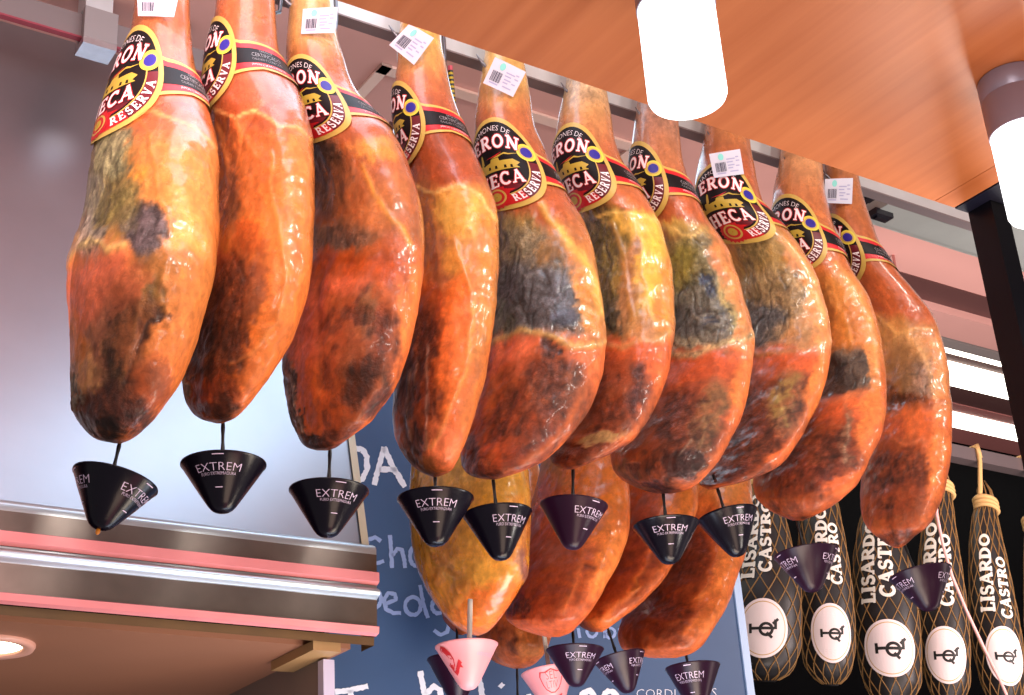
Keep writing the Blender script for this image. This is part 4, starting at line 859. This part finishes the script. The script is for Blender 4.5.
def hook_path(top, s, q, z, rz):
    pass
for i, (L, t) in enumerate(HAMS):
    c = L.sec(L.v[0])['c'][0]; s, q, z = SQZ(c); S = L.sec(L.v[0] + 6); m = float(S['m'][0])
    zh = zr - .012
    # S hook: over the rail, down beside the shank, through it and out on the left with a sharp tip
    ss = s + m * 1.3 + .024
    pts = [W(ss, qf + .028, zr + .01), W(ss, qf + .028, zr + .04), W(ss, qf + .01, zr + .052), W(ss, qf - .008, zr + .04), W(ss, qf - .010, zr + .01), W(ss, qf - .010, zr - .02)]
    pts += [W(ss - .004, qf - .014, zr - .045), W(ss - .02, qf - .02, zr - .058), W(s, q, zr - .058), W(s - m - .004, q + .004, zr - .052), W(s - m - .018, q + .004, zr - .042), W(s - m - .028, q + .004, zr - .030)]
    mb = MB(); mb.tube(pts, [.0032] * 10 + [.0024, .0006], 8)
    names = ['farthest left ham', 'glossy red brown ham second from left', 'wide third ham with the smoky patch', 'narrow ham with the orange fat band', 'broad blue grey moulded ham', 'ham with the yellow fat strip', 'blue speckled ham under the lamp', 'ham whose tag overlaps its label', 'ham second from the right', 'last ham on the right']
    tag(obj('meat_hook', mb, M['hook'], smooth=True), 'steel meat hook on the rail holding the ' + names[i], 'hook', 'meat hooks on the front rail')
for (L, t), nm, qq in ((HA, 'yellow rear ham', QR), (HB, 'rear ham right of the yellow one', QR), (HC, 'rear ham second from the right', QR), (HD, 'largest rear ham', QR)):
    p = L.sec(L.v[0])['c'][0]; s, q, z = SQZ(p); mb = MB()
    mb.tube([W(s, q, z - .02), W(s, q, z + .01), W(s, QR + .005, zrr + .02), W(s, QR + .021, zrr + .034), W(s, QR + .035, zrr + .02)], .003, 8)
    tag(obj('meat_hook', mb, M['hook'], smooth=True), 'hook on the rear rail carrying the ' + nm, 'hook', 'meat hooks on the rear rail')
for (L, t) in (HE, HF):
    p = L.sec(L.v[0])['c'][0]; s, q, z = SQZ(p); mb = MB()
    mb.tube([W(s, q, z - .02), W(s, q, z + .02), W(s, QR + .04, zrr + .01), W(s, QR + .021, zrr + .034), W(s, QR + .008, zrr + .02)], .002, 8)
    obj('hanging_cord', mb, mat('hemp_cord', (186, 150, 96), .8), t, smooth=True)
# striped cord next to the narrow ham
mb = MB(); pts = []
a = on_q(450, 66, qf + .01); b = on_q(455, 122, qf + .03)
for k in range(26):
    pts.append(a + (b - a) * k / 25)
o = 0
for k in range(25): mb.tube([pts[k], pts[k + 1]], .0042, 8, k % 2 if k > 1 else 2)
tag(obj('striped_cord', mb, [M['spike'], mat('cord_yellow', (214, 190, 60), .6), mat('cord_pink', (206, 90, 110), .6)]), 'black and yellow twisted cord hanging from the rail beside the narrow ham', 'cord')

# steel extractor hood at the left
QL = 2.10
def zl(v): return sz(100, v, QL)[1]
s_end = sz(374, 575, QL)[0]
ht = thing('extractor_hood', W(SL + .2, QL, zl(612)), 'wide brushed steel extractor hood with a banded lip and pink strips', 'hood')
mb = MB()
prof = [(QL, 513), (QL - .012, 517), (QL - .016, 521), (QL - .016, 543)]
def lip(profile, name, m, sm=False):
    mb = MB(); n = len(profile); A = [W(SL + .2, q, zl(v)) for q, v in profile]; B = [W(s_end, q, zl(v)) for q, v in profile]
    Ab = [W(SL + .2, QL + .05, zl(v)) for q, v in profile]; Bb = [W(s_end, QL + .05, zl(v)) for q, v in profile]
    mb.add(A + B + Ab + Bb, [(i + 1, i, n + i, n + i + 1) for i in range(n - 1)] + [(n + i + 1, n + i, 3 * n + i, 3 * n + i + 1) for i in range(n - 1)] + [(i, i + 1, 2 * n + i + 1, 2 * n + i) for i in range(n - 1)] + [(0, n, 3 * n, 2 * n), (n - 1, 3 * n - 1, 4 * n - 1, 2 * n - 1 + n * 0 + n)][:1])
    return obj(name, mb, m, ht, smooth=sm, sharp=35)
lip([(QL + .004, 511), (QL - .006, 514), (QL - .010, 518), (QL - .010, 524)], 'lip_edge', M['lipb'], True)
lip([(QL - .010, 524), (QL - .010, 543)], 'lip_band', M['lip'])
lip([(QL - .010, 543), (QL - .018, 545), (QL - .018, 555), (QL - .010, 558)], 'pink_strip', M['pinkstrip'])
lip([(QL - .008, 558)] + [(QL - .008 - .012 * math.sin(k * math.pi / 8), 560 + 13 * k / 8) for k in range(9)] + [(QL - .008, 574)], 'lip_tube', M['lipb'], True)
lip([(QL - .008, 574), (QL - .006, 602)], 'lip_band', M['lip'])
lip([(QL - .006, 602), (QL - .014, 604), (QL - .012, 611), (QL - .002, 613)], 'pink_strip', M['pinkstrip'])
lip([(QL + .004, 613), (QL + .006, 622)], 'lower_edge', M['yellow'])
# sloping front sheet
zt = ZC; qt = 2.68
p_br = on_q(361, 543, QL + .01); p_tr = on_z(308, 110, zt)
stq = SQZ(p_tr); qt = stq[1]
A = W(SL + .2, QL + .004, zl(513)); B = W(float(p_br @ e1), QL + .004, zl(513)); Cc = W(stq[0], qt, zt); D = W(SL + .2, qt, zt)
mb = MB(); bk = e2 * .03
N = 10
mb.add([A, B, Cc, D, A + bk, B + bk, Cc + bk, D + bk], [(0, 1, 2, 3), (7, 6, 5, 4), (1, 5, 6, 2), (0, 3, 7, 4)])
obj('front_sheet', mb, M['hood'], ht)
mb = MB()
dv = (Cc - B); mb.add([B - e1 * .004 - e2 * .004, B + e1 * .010 - e2 * .004, Cc + e1 * .010 - e2 * .004, Cc - e1 * .004 - e2 * .004, B + e1 * .010 + bk, Cc + e1 * .010 + bk], [(0, 1, 2, 3), (1, 4, 5, 2)])
obj('side_edge', mb, mat('hood_edge_cream', (222, 216, 190), .4), ht)
zs = zl(620)
mb = MB(); mb.box(SL + .2, s_end - .02, QL + .05, 2.95, zs, zs + .012); obj('soffit', mb, M['soffit'], ht)
# lamp recessed in the soffit
pl = on_z(-12, 645, zs); R1 = float(np.linalg.norm(on_z(36, 645, zs) - pl))
lt = thing('recessed_downlight', pl, 'round recessed downlight glowing in the soffit under the hood', 'light')
mb = MB(); mb.lathe(pl, -ez, [(.72 * R1, -.001), (.74 * R1, .006), (.96 * R1, .008), (1.0 * R1, .003), (1.0 * R1, -.001)], 48); obj('trim_ring', mb, mat('downlight_ring', (216, 160, 140), .4), lt, smooth=True)
mb = MB(); mb.lathe(pl, -ez, [(.001, .003), (.74 * R1, .002)], 48); obj('lens', mb, mat('downlight_lens', (255, 244, 220), .4, emit=9, ecol=(255, 236, 205)), lt)
# side panel below the hood with its white front edge
sp = sz(325, 660, QL + .06)[0]
mb = MB(); mb.box(sp - .004, sp + .008, QL + .07, 2.95, CAMZ - .9, zs); struct('wall_left', mb, M['panel'])
mb = MB(); mb.box(sp - .008, sp + .012, QL + .05, QL + .07, CAMZ - .9, zs - .020); struct('trim_20', mb, M['white'])
p1, p2 = on_z(272, 652, zs), on_z(330, 632, zs)
mb = MB(); mb.box(sp - .045, sp + .004, QL + .012, QL + .17, zs - .016, zs - .0005); tag(obj('corner_batten', mb, mat('beige_batten', (170, 132, 88), .5)), 'short beige batten under the hood soffit beside the white trim', 'batten')

# chalkboard
QB = 2.45
s0 = sz(329.6, 665, QB)[0]; s1 = sz(740.5, 647, QB)[0]; zt_ = sz(420, 395, QB)[1]; zb_ = CAMZ - .35
cb = thing('chalkboard', W((s0 + s1) / 2, QB, zb_), 'large blue chalkboard with white handwriting behind the hams', 'chalkboard')
mb = MB(); mb.box(s0, s1, QB, QB + .02, zb_, zt_); obj('writing_surface', mb, M['board'], cb)
mb = MB(); mb.box(s1, s1 + .022, QB - .004, QB + .024, zb_, zt_ + .015); mb.box(s0 - .01, s1, QB - .004, QB + .024, zt_, zt_ + .015); obj('frame', mb, mat('board_frame_pale', (150, 178, 214), .35), cb)
rnd = random.Random(3)
def chalk(name, strokes, wd, m):
    mb = MB()
    for pts in strokes:
        P3 = []
        for a, b in zip(pts[:-1], pts[1:]):
            n = max(2, int(math.hypot(b[0] - a[0], b[1] - a[1]) / 2.0))
            for k in range(n): P3.append((a[0] + (b[0] - a[0]) * k / n, a[1] + (b[1] - a[1]) * k / n))
        P3.append(pts[-1]); vs = []
        for i, p in enumerate(P3):
            q = P3[min(i + 1, len(P3) - 1)]; o = P3[max(i - 1, 0)]; dx, dy = q[0] - o[0], q[1] - o[1]; l = math.hypot(dx, dy) or 1
            w1 = wd / 2 * (1 + rnd.uniform(-.22, .22)); w2 = wd / 2 * (1 + rnd.uniform(-.22, .22))
            vs.append(on_q(p[0] - dy / l * w1, p[1] + dx / l * w1, QB - .0012)); vs.append(on_q(p[0] + dy / l * w2, p[1] - dx / l * w2, QB - .0012))
        mb.add(vs, [(2 * i, 2 * i + 1, 2 * i + 3, 2 * i + 2) for i in range(len(P3) - 1)])
    return obj(name, mb, m, cb)
def curve(cx, cy, rx, ry, a0, a1, n=14): return [(cx + rx * math.cos(math.radians(a0 + (a1 - a0) * k / n)), cy + ry * math.sin(math.radians(a0 + (a1 - a0) * k / n))) for k in range(n + 1)]
chalk('chalk_lettering', [[(336, 447), (340, 482)], [(334, 446), (352, 448), (362, 449), (367, 457), (367, 470), (362, 479), (354, 482), (340, 482)], [(374, 485), (379, 466), (384, 447)], [(384, 447), (393, 467), (405, 487)], [(379, 469), (397, 470)]], 5.5, M['chalk'])
chalk('chalk_lettering', [[(381, 541), (375, 537), (368, 540), (365, 549), (367, 559), (375, 564), (384, 561)], [(390, 535), (391, 550), (392, 568)], [(392, 556), (397, 549), (402, 550), (404, 558), (405, 568)], curve(416, 556, 6, 10, 0, 360)], 4, M['chalkb'])
chalk('chalk_lettering', [[(370, 588), (373, 622)], curve(374, 599, 7, 9, -110, 110), [(385, 604), (396, 600), (395, 594), (388, 593), (384, 600), (386, 609), (393, 613), (401, 613)], curve(413, 606, 8, 9, 0, 360), [(420, 585), (423, 602), (428, 618)], curve(438, 606, 6, 7.5, 0, 360), [(447, 603), (450, 618), (447, 632), (441, 635), (434, 630)]], 4, M['chalkb'])
for w3 in ([[(335, 692), (350, 690), (368, 686)], [(350, 690), (356, 722)]], [[(420, 671), (424, 692), (428, 716)], [(426, 694), (434, 686), (440, 690), (443, 716)]], [[(479, 678), (483, 698), (486, 716)], [(483, 704), (494, 700), (496, 712)]],
           [[(500, 684), (503, 687)], [(502, 696), (505, 718)]], [[(520, 702), (530, 696), (534, 712)]], [[(583, 716), (582, 694), (590, 690), (596, 700), (597, 716)]], [curve(610, 702, 8, 11, 0, 360)]):
    chalk('chalk_lettering', w3, 5.5, M['chalk'])
chalk('chalk_lettering', [curve(592, 631, 5, 6, 0, 360)], 3, M['chalkb'])
chalk('chalk_lettering', [[(604, 622), (605, 638)], curve(610, 633, 5, 5, 0, 360), [(620, 628), (620, 638)], [(618, 630), (626, 628), (626, 638)], [(578, 628), (580, 638)]], 3, M['chalkb'])
def small(txt, u, v, hgt):
    mb = MB(); vs, fs = sans_line(txt, hgt, lambda x, y: (x, y)); V, Fc = refine(vs, fs, 8)
    mb.add([on_q(u + x, v - y, QB - .0012) for x, y in V], Fc); obj('chalk_lettering', mb, M['chalk'], cb)
small('CORDI', 656, 698, 9); small('OS', 709, 697, 9)

# orange wooden canopy over the counter
hp = float(C_[2] + .846)
pa = on_z(340.4, 0, hp); pb = on_z(952.7, 208.4, hp); qe = float((pa @ e2 + pb @ e2) / 2); se = float(pb @ e1)
pt_ = thing('wooden_canopy', W(0, qe, hp), 'orange wooden canopy panel overhead with a fine joint near its corner', 'canopy')
sj = float(on_z(935, 201, hp) @ e1)
mb = MB(); mb.box(-1.4, sj - .0006, -1.0, qe, hp, hp + .03); obj('panel_board', mb, M['wood'], pt_)
mb = MB(); mb.box(sj + .0006, se, -1.0, qe, hp, hp + .03); obj('end_board', mb, M['wood'], pt_)
mb = MB(); mb.box(sj - .0006, sj + .0006, -1.0, qe - .001, hp + .002, hp + .028); obj('joint', mb, M['slot'], pt_)

# lamps under the canopy
def lamp(u, vtop, R, hm, hg, label, seam=True):
    p = on_z(u, vtop, hp); t = thing('ceiling_lamp', p, label, 'lamp', 'cylindrical lamps under the wooden canopy')
    mb = MB(); mb.lathe(p, -ez, [(.001, .0005), (R * .98, .0005), (R, .002), (R, hm * .34), (R * .985, hm * .35), (R * .985, hm * .365), (R, hm * .375), (R, hm), (R * .9, hm)], 56); obj('housing', mb, M['lampmetal'], t, smooth=True, sharp=40)
    mb = MB(); mb.lathe(p, -ez, [(R * .97, hm - .002), (R * .97, hm + hg * .95), (R * .93, hm + hg * .985), (R * .86, hm + hg), (.001, hm + hg)], 56); obj('glass_diffuser', mb, M['glow'], t, smooth=True, sharp=50)
    return p
RL = .0345
lp1 = lamp(668, -52, RL, .066, .094, 'bright cylindrical lamp left of the two under the canopy, hanging over the hams')
lp2 = lamp(1011, 80, RL, .066, .094, 'bright cylindrical lamp at the right edge of the photo, grey housing in full view')
lp3 = lamp(1100, -150, RL, .066, .094, 'cylindrical lamp of the canopy beyond the upper right corner')

# black corner post
qp = qe - .034
sA = sz(969, 215, qp)[0]; sB = sz(1003, 300, qp)[0]
pz = thing('corner_post', W(sA, qp, CAMZ - 1.5), 'black lacquered corner post at the right under the canopy', 'post')
sM = se + .025; wpost = .03
mb = MB(); mb.box(sM, sM + wpost, qp, qp + .034, CAMZ - 1.5, hp + .05); obj('shaft', mb, M['black'], pz)
mb = MB(); mb.box(se + .002, sM + wpost + .3, qe - .5, qp - .001, hp - .001, hp + .03); mb.box(se + .002, sM - .001, qp - .001, qe, hp - .001, hp + .03); obj('cap_plate', mb, mat('post_cap_navy', (26, 28, 48), .35), pz)

# grey enamel duct with black clips, upper right
qd = 2.195; zd = CAMZ + 1.75; sd0 = float(on_z(872, 214, zd) @ e1)
dt = thing('air_duct', W(sd0, 1.8, zd), 'grey enamel air duct with a rounded lower edge, behind the canopy corner', 'duct')
prof = [(1.55, ZC - .001), (1.55, zd), (qd - .05, zd)] + [(qd - .05 + .05 * math.sin(k * math.pi / 12), zd + .05 - .05 * math.cos(k * math.pi / 12)) for k in range(1, 7)] + [(qd, ZC - .001)]
mb = MB(); n = len(prof); mb.add([W(sd0, q, z) for q, z in prof] + [W(SR, q, z) for q, z in prof], [(i, i + 1, n + i + 1, n + i) for i in range(n - 1)] + [tuple(range(n))])
obj('duct_body', mb, M['ductm'], dt, smooth=True, sharp=40)
for (u, v, w, dd) in ((868, 193, .035, .06), (880, 213, .06, .03)):
    p = on_z(u, v, zd); s, q, z = SQZ(p); mb = MB(); mb.box(s - w / 2, s + w / 2, q - dd / 2, q + dd / 2, zd - .014, zd + .002); mb.box(s - w / 3, s + w / 3, q - dd / 5, q + dd / 5, zd - .02, zd - .013)
    obj('black_clip', mb, M['black'], dt)
mb = MB()
for (u0, v0, u1, v1) in ((905, 192, 935, 217), (935, 217, 965, 222)):
    mb.tube([on_z(u0, v0, zd - .006), on_z((u0 + u1) / 2 + 2, (v0 + v1) / 2 + 4, zd - .012), on_z(u1, v1, zd - .006)], .006, 8)
obj('cable', mb, mat('grey_cable', (120, 126, 126), .4), dt, smooth=True)

# ---------------------------------------------------------------- netted hams at the back right
QN = 2.62
M['net'] = None
def net_material():
    m = bpy.data.materials.new('black_wrap'); m.use_nodes = True
    b = m.node_tree.nodes['Principled BSDF']; b.inputs['Base Color'].default_value = rgba((30, 27, 28)); b.inputs['Roughness'].default_value = .42
    return m
M['wrap'] = net_material(); M['netg'] = mat('gold_net_cord', (132, 96, 50), .6); M['cream'] = mat('cream_print', (232, 226, 216), .5)
M['oval'] = mat('oval_label_white', (240, 222, 222), .5); M['rope'] = mat('straw_rope', (206, 166, 108), .8); M['blackink'] = mat('black_ink', (24, 22, 22), .5)
def bar_z():
    return sz(990, 461, QN)[1]
zbN = bar_z()
mb = MB(); mb.box(1.0, SR, QN - .02, QN + .02, zbN - .02, zbN + .02); tag(obj('hanging_bar', mb, mat('grey_bar', (110, 98, 100), .4, metal=.3)), 'grey bar with straw ropes that the netted hams hang from', 'bar')
def netted(rows, oval, txt, label, rope):
    L = Limb(rows, QN, 1.1); NG = 'black wrapped netted hams at the back right'
    bot = L.sec(rows[-1][0])['c'][0]; t = thing('netted_ham', bot, label, 'ham', NG)
    v0, v1 = L.v[0], L.v[-1]; NR, NT = 70, 48; mb = MB(); vs = []
    xs = v0 + (v1 - v0) * (1 - (1 - np.linspace(0, 1, NR))**1.6); ps = np.linspace(0, 2 * math.pi, NT, endpoint=False)
    for v in xs: vs += list(L.pt(np.full(NT, v), ps))
    fs = [(i * NT + k, (i + 1) * NT + k, (i + 1) * NT + (k + 1) % NT, i * NT + (k + 1) % NT) for i in range(NR - 1) for k in range(NT)]
    fs += [tuple(range(NT)), tuple((NR - 1) * NT + k for k in range(NT))[::-1]]
    mb.add(vs, fs); o = obj('wrapped_body', mb, M['wrap'], t, smooth=True)
    bm = bmesh.new(); bm.from_mesh(o.data); bmesh.ops.recalc_face_normals(bm, faces=bm.faces); bm.to_mesh(o.data); bm.free()
    nb = MB(); nst = 13
    for sg in (1, -1):
        for k in range(nst):
            n = 40; vv = np.linspace(v0, v1 - 2, n); pp = 2 * math.pi * k / nst + sg * (vv - v0) / 150 * 2.6
            nb.tube(L.pt(vv, pp, .001), .0016, 5, cap=False)
    obj('gold_net', nb, M['netg'], t, smooth=True)
    # tuft above the tie
    tf = MB()
    for k in range(9):
        a = L.pt([v0], np.array([2 * math.pi * k / 9]))[0]; c = L.sec(v0)['c'][0]; tf.tube([a, (a + c) / 2 + ez * .03 + (a - c) * .4, c + ez * .06 + (a - c) * .3], [.003, .0022, .001], 5)
    obj('net_tuft', tf, M['netg'], t, smooth=True)
    d = float(L.sec(oval[1])['d'][0]); f = L.wrapper(oval[1], oval[0], .2)
    A = Art(); rx, ry = oval[2], oval[3]
    A.poly(ell(0, 0, rx, ry, 48), 0, 0); A.raw(ringband(0, 0, rx * .86, ry * .88, rx * .89, ry * .91, 0, 360, 48), 1, 1)
    k = rx / 25
    A.raw(ringband(3 * k, -1 * k, 4.4 * k, 4.4 * k, 7.2 * k, 7.2 * k, 0, 360, 24), 1, 2)
    for a, b in (((-12, 0), (10, 0)), ((-12, -4), (-12, 4)), ((10, 5), (14, 9)), ((-12, 0), (-9, 0)), ((12, 0), (12, 8)), ((4, -5), (8, -9))):
        q, qf2 = [], []; seg(a[0] * k, a[1] * k, b[0] * k, b[1] * k, 2.8 * k, q, qf2, .3); A.raw((q, qf2), 1.5, 2)
    ob = A.build('oval_label', f, [M['oval'], M['rope'], M['blackink']], t, L=4, h0=.0035, dh=.0004)
    ob['label'] = 'white oval paper label'
    for word, (u, v), size in txt:
        T = Art()
        # words run upwards, letters turned on their side
        fw = lambda x, y: (-y, x)
        tot = sum(SERIF[c][0] + .06 for c in word) * size
        T.raw(serif_line(word, size, lambda x, y, tot=tot, u=u, v=v: (u - oval[0] + size * .5 - y - (.12 * (x + tot / 2)) * -1.0 * (oval[4]), (oval[1] - v) + x + tot / 2), .06), 1, 0)
        T.build('lettering', f, [M['cream']], t, L=4, h0=.0035)
    # rope
    rp = MB(); c = L.sec(v0 + 4)['c'][0]; m0 = float(L.sec(v0 + 4)['m'][0]); s, q, z = SQZ(c)
    rp.tube([W(s - m0 * .7, QN - .024, zbN + .024), W(s - m0 * .8, QN - .026, zbN - .02), W(s - m0 * .9, q - .01, z + .04), W(s - m0, q, z)], .007, 8)
    for j in range(3):
        rp.tube([c - ez * (.012 * j - .006) + (e1 * math.cos(a) + e2 * math.sin(a)) * (m0 + .004) - ez * .012 * math.cos(a) for a in np.linspace(0, 2 * math.pi, 22)], .0065, 7)
    rp.tube([W(s - m0 * .7, QN + .026, zbN - .01), W(s - m0 * .7, QN + .026, zbN + .026), W(s - m0 * .7, QN - .026, zbN + .026), W(s - m0 * .7, QN - .026, zbN - .01)], .008, 8)
    r = obj('hanging_rope', rp, M['rope'], t, smooth=True); r['label'] = 'straw coloured rope tied round the neck'
    return L
netted([(478, 748, 778), (520, 742, 786), (560, 733, 795), (600, 727, 801), (640, 727, 801), (662, 731, 796), (674, 740, 789), (682, 755, 775)], (763, 628, 25, 30, .25),
       (('LISARDO', (746, 578), 15), ('CASTRO', (765, 572), 14)), 'netted black ham beside the chalkboard edge, round white label widest on the left', None)
netted([(480, 808, 832), (520, 800, 841), (560, 798, 848), (600, 798, 853), (640, 801, 855), (662, 804, 853), (676, 812, 848), (686, 825, 838)], (832, 633, 21, 30, .25),
       (('LISARDO', (826, 580), 13), ('CASTRO', (840, 584), 12)), 'netted black ham with a narrow oval label, behind the purple lit cup second from right', None)
netted([(484, 872, 894), (530, 858, 902), (570, 853, 911), (610, 853, 918), (650, 857, 921), (680, 863, 921), (700, 874, 913), (712, 886, 902)], (890, 648, 27, 29, .25),
       (('LISARDO', (872, 603), 15), ('CASTRO', (892, 597), 15)), 'netted black ham with the largest round label, just left of the last drip cup', None)
netted([(484, 928, 950), (530, 922, 956), (570, 918, 962), (610, 917, 967), (650, 920, 970), (680, 926, 970), (704, 938, 962), (712, 946, 954)], (946, 655, 22, 29, .25),
       (('LISARDO', (932, 606), 15), ('CASTRO', (950, 606), 14)), 'netted black ham below the last drip cup, its words cut by the cup', None)
netted([(500, 978, 994), (520, 972, 998), (560, 969, 1007), (600, 969, 1015), (640, 972, 1022), (675, 979, 1025), (705, 992, 1020), (714, 1002, 1012)], (1006, 656, 20, 30, .25),
       (('LISARDO', (994, 612), 14), ('CASTRO', (1013, 618), 12)), 'netted black ham farthest right with a straw rope and net tuft at its neck', None)
# sixth one starts at the frame edge
netted([(520, 1026, 1044), (560, 1024, 1054), (610, 1024, 1064), (650, 1026, 1066), (690, 1034, 1066), (712, 1048, 1058)], (1052, 662, 18, 28, .25),
       (('LISARDO', (1042, 620), 14),), 'netted black ham at the very edge of the photo, only its rope in view', None)
# pale pink cord slanting in front of the netted hams
mb = MB(); pts = [on_q(u, v, 2.45) for u, v in ((934, 470), (937, 516), (943, 545), (952, 576), (967, 612), (984, 648), (1000, 680), (1014, 712))]
sm = []
for i in range(len(pts) - 1):
    for k in range(4): sm.append(pts[i] + (pts[i + 1] - pts[i]) * k / 4)
sm.append(pts[-1])
top = np.array(pts[0]); sm = [np.array([top[0], top[1], ZC - .002]) * .0 + top + ez * (ZC - .001 - top[2])] + sm
mb.tube(sm, .0042, 8); tag(obj('pink_cord', mb, mat('pale_pink_cord', (226, 170, 166), .6), smooth=True), 'pale pink cord slanting down in front of the netted hams', 'cord')

# ---------------------------------------------------------------- lights, camera, world
def area(loc, target, size, power, col, sy=None, name='studio_softbox'):
    ld = bpy.data.lights.new(name, 'AREA'); ld.energy = power; ld.color = tuple(float(x) for x in lin(col)); ld.size = size
    if sy: ld.shape = 'RECTANGLE'; ld.size_y = sy
    o = bpy.data.objects.new(name, ld); COL.objects.link(o); o.location = tuple(map(float, loc))
    o.rotation_euler = (Vector(tuple(map(float, target))) - o.location).to_track_quat('-Z', 'Y').to_euler(); return o
mid = W(1.1, Q0, CAMZ + .9)
for s_ in (0, .55, 1.1, 1.65, 2.2):
    area(W(s_, .55, CAMZ + 1.35), W(.2 + s_ * .85, Q0, CAMZ + .85), .13, 3.9, (255, 246, 236), name='counter_spotlight')
area(W(.2, .1, CAMZ + .7), mid - ez * .1, .35, 4.2, (255, 246, 236), name='front_light')
area(W(1.9, .35, CAMZ + .15), mid - ez * .15, .6, 5, (255, 224, 190), name='warm_front_fill')  # added warm fill on the hams, no fitting at the counter
area(W(.9, .3, CAMZ - .7), mid - ez * .2, .9, 12, (255, 220, 194), name='warm_low_fill')  # unseen warm fill added below to lift the ham bottoms
area(W(.45, 1.3, CAMZ + 1.5), W(.4, 2.1, CAMZ + 1.9), .5, 6, (255, 216, 210), 2.0, name='ceiling_wash')
area(W(.3, .5, CAMZ + 1.4), W(.3, .8, ZC), .6, 18, (255, 214, 208), 2.2, name='ceiling_fill')  # added to brighten the ceiling that the hood sheet mirrors
hn = np.cross(B - A, D - A); hn = hn / np.linalg.norm(hn); hn = hn if hn @ (C_ - A) > 0 else -hn
def bounce(Pt, nrm, dist):
    d = Pt - C_; d = d / np.linalg.norm(d); return Pt + (d - 2 * (d @ nrm) * nrm) * dist
g = ray(190, 440); Pt = C_ + g * (((A - C_) @ hn) / (g @ hn)); hp_ = bounce(Pt, hn, 1.0)
area(hp_, Pt, 2.6, 11.0, (196, 232, 255), .32, name='hood_sheen_fill')  # added strip, placed so the hood sheet mirrors it as a white band
Pc = on_z(985, -10, hp); area(bounce(Pc, -ez, 1.0), Pc, .2, 5, (255, 246, 236), name='canopy_glare_fill')  # added light whose mirror image makes the glare on the canopy
area(W(1.1, 1.2, CAMZ - .9), W(1.1, Q0, CAMZ + .55), .5, 2.2, (255, 120, 140), 1.2, name='pink_cup_fill')  # added pink fill for highlights low on the cups, no display case
area(W(1.35, 1.45, CAMZ - .15), W(1.5, 2.0, CAMZ + .45), .6, 8, (255, 236, 214), .3, name='rear_row_fill')  # added fill to brighten the rear hams
area(W(1.3, 1.8, CAMZ - .25), W(1.35, 2.45, CAMZ + .35), .9, 9, (220, 234, 255), .4, name='board_fill')  # added cool fill for the chalkboard, no lamp hangs there
area(W(2.7, 1.5, CAMZ + .1), W(3.0, 2.6, CAMZ + .9), .7, 7, (255, 230, 222), name='back_fill')  # added fill for the dark area at the back right
area(W(3.3, 1.5, CAMZ + .9), W(3.5, 2.8, CAMZ + 1.9), .8, 30, (255, 232, 226), name='right_ceiling_fill')  # added fill brightening the right part of the ceiling, not a fitting
area(W(1.1, 1.2, CAMZ + 1.0), W(1.1, 1.65, CAMZ + 1.4), 1.6, 1.2, (240, 244, 255), .2, name='rail_fill')  # added weak fill to lighten the rail
wd = bpy.data.worlds.new('World'); SC.world = wd; wd.use_nodes = True
wd.node_tree.nodes['Background'].inputs[0].default_value = (.56, .54, .56, 1); wd.node_tree.nodes['Background'].inputs[1].default_value = .42
cd = bpy.data.cameras.new('Camera'); cam = bpy.data.objects.new('Camera', cd); COL.objects.link(cam)
cd.sensor_width = 36; cd.lens = F * 36 / 1024; cd.clip_start = .05; cd.clip_end = 50
from mathutils import Matrix
bk_ = -w_
cam.matrix_world = Matrix(((r_[0], u_[0], bk_[0], C_[0]), (r_[1], u_[1], bk_[1], C_[1]), (r_[2], u_[2], bk_[2], C_[2]), (0, 0, 0, 1)))
SC.camera = cam
SC.cycles.caustics_reflective = False
SC.view_settings.view_transform = 'Standard'
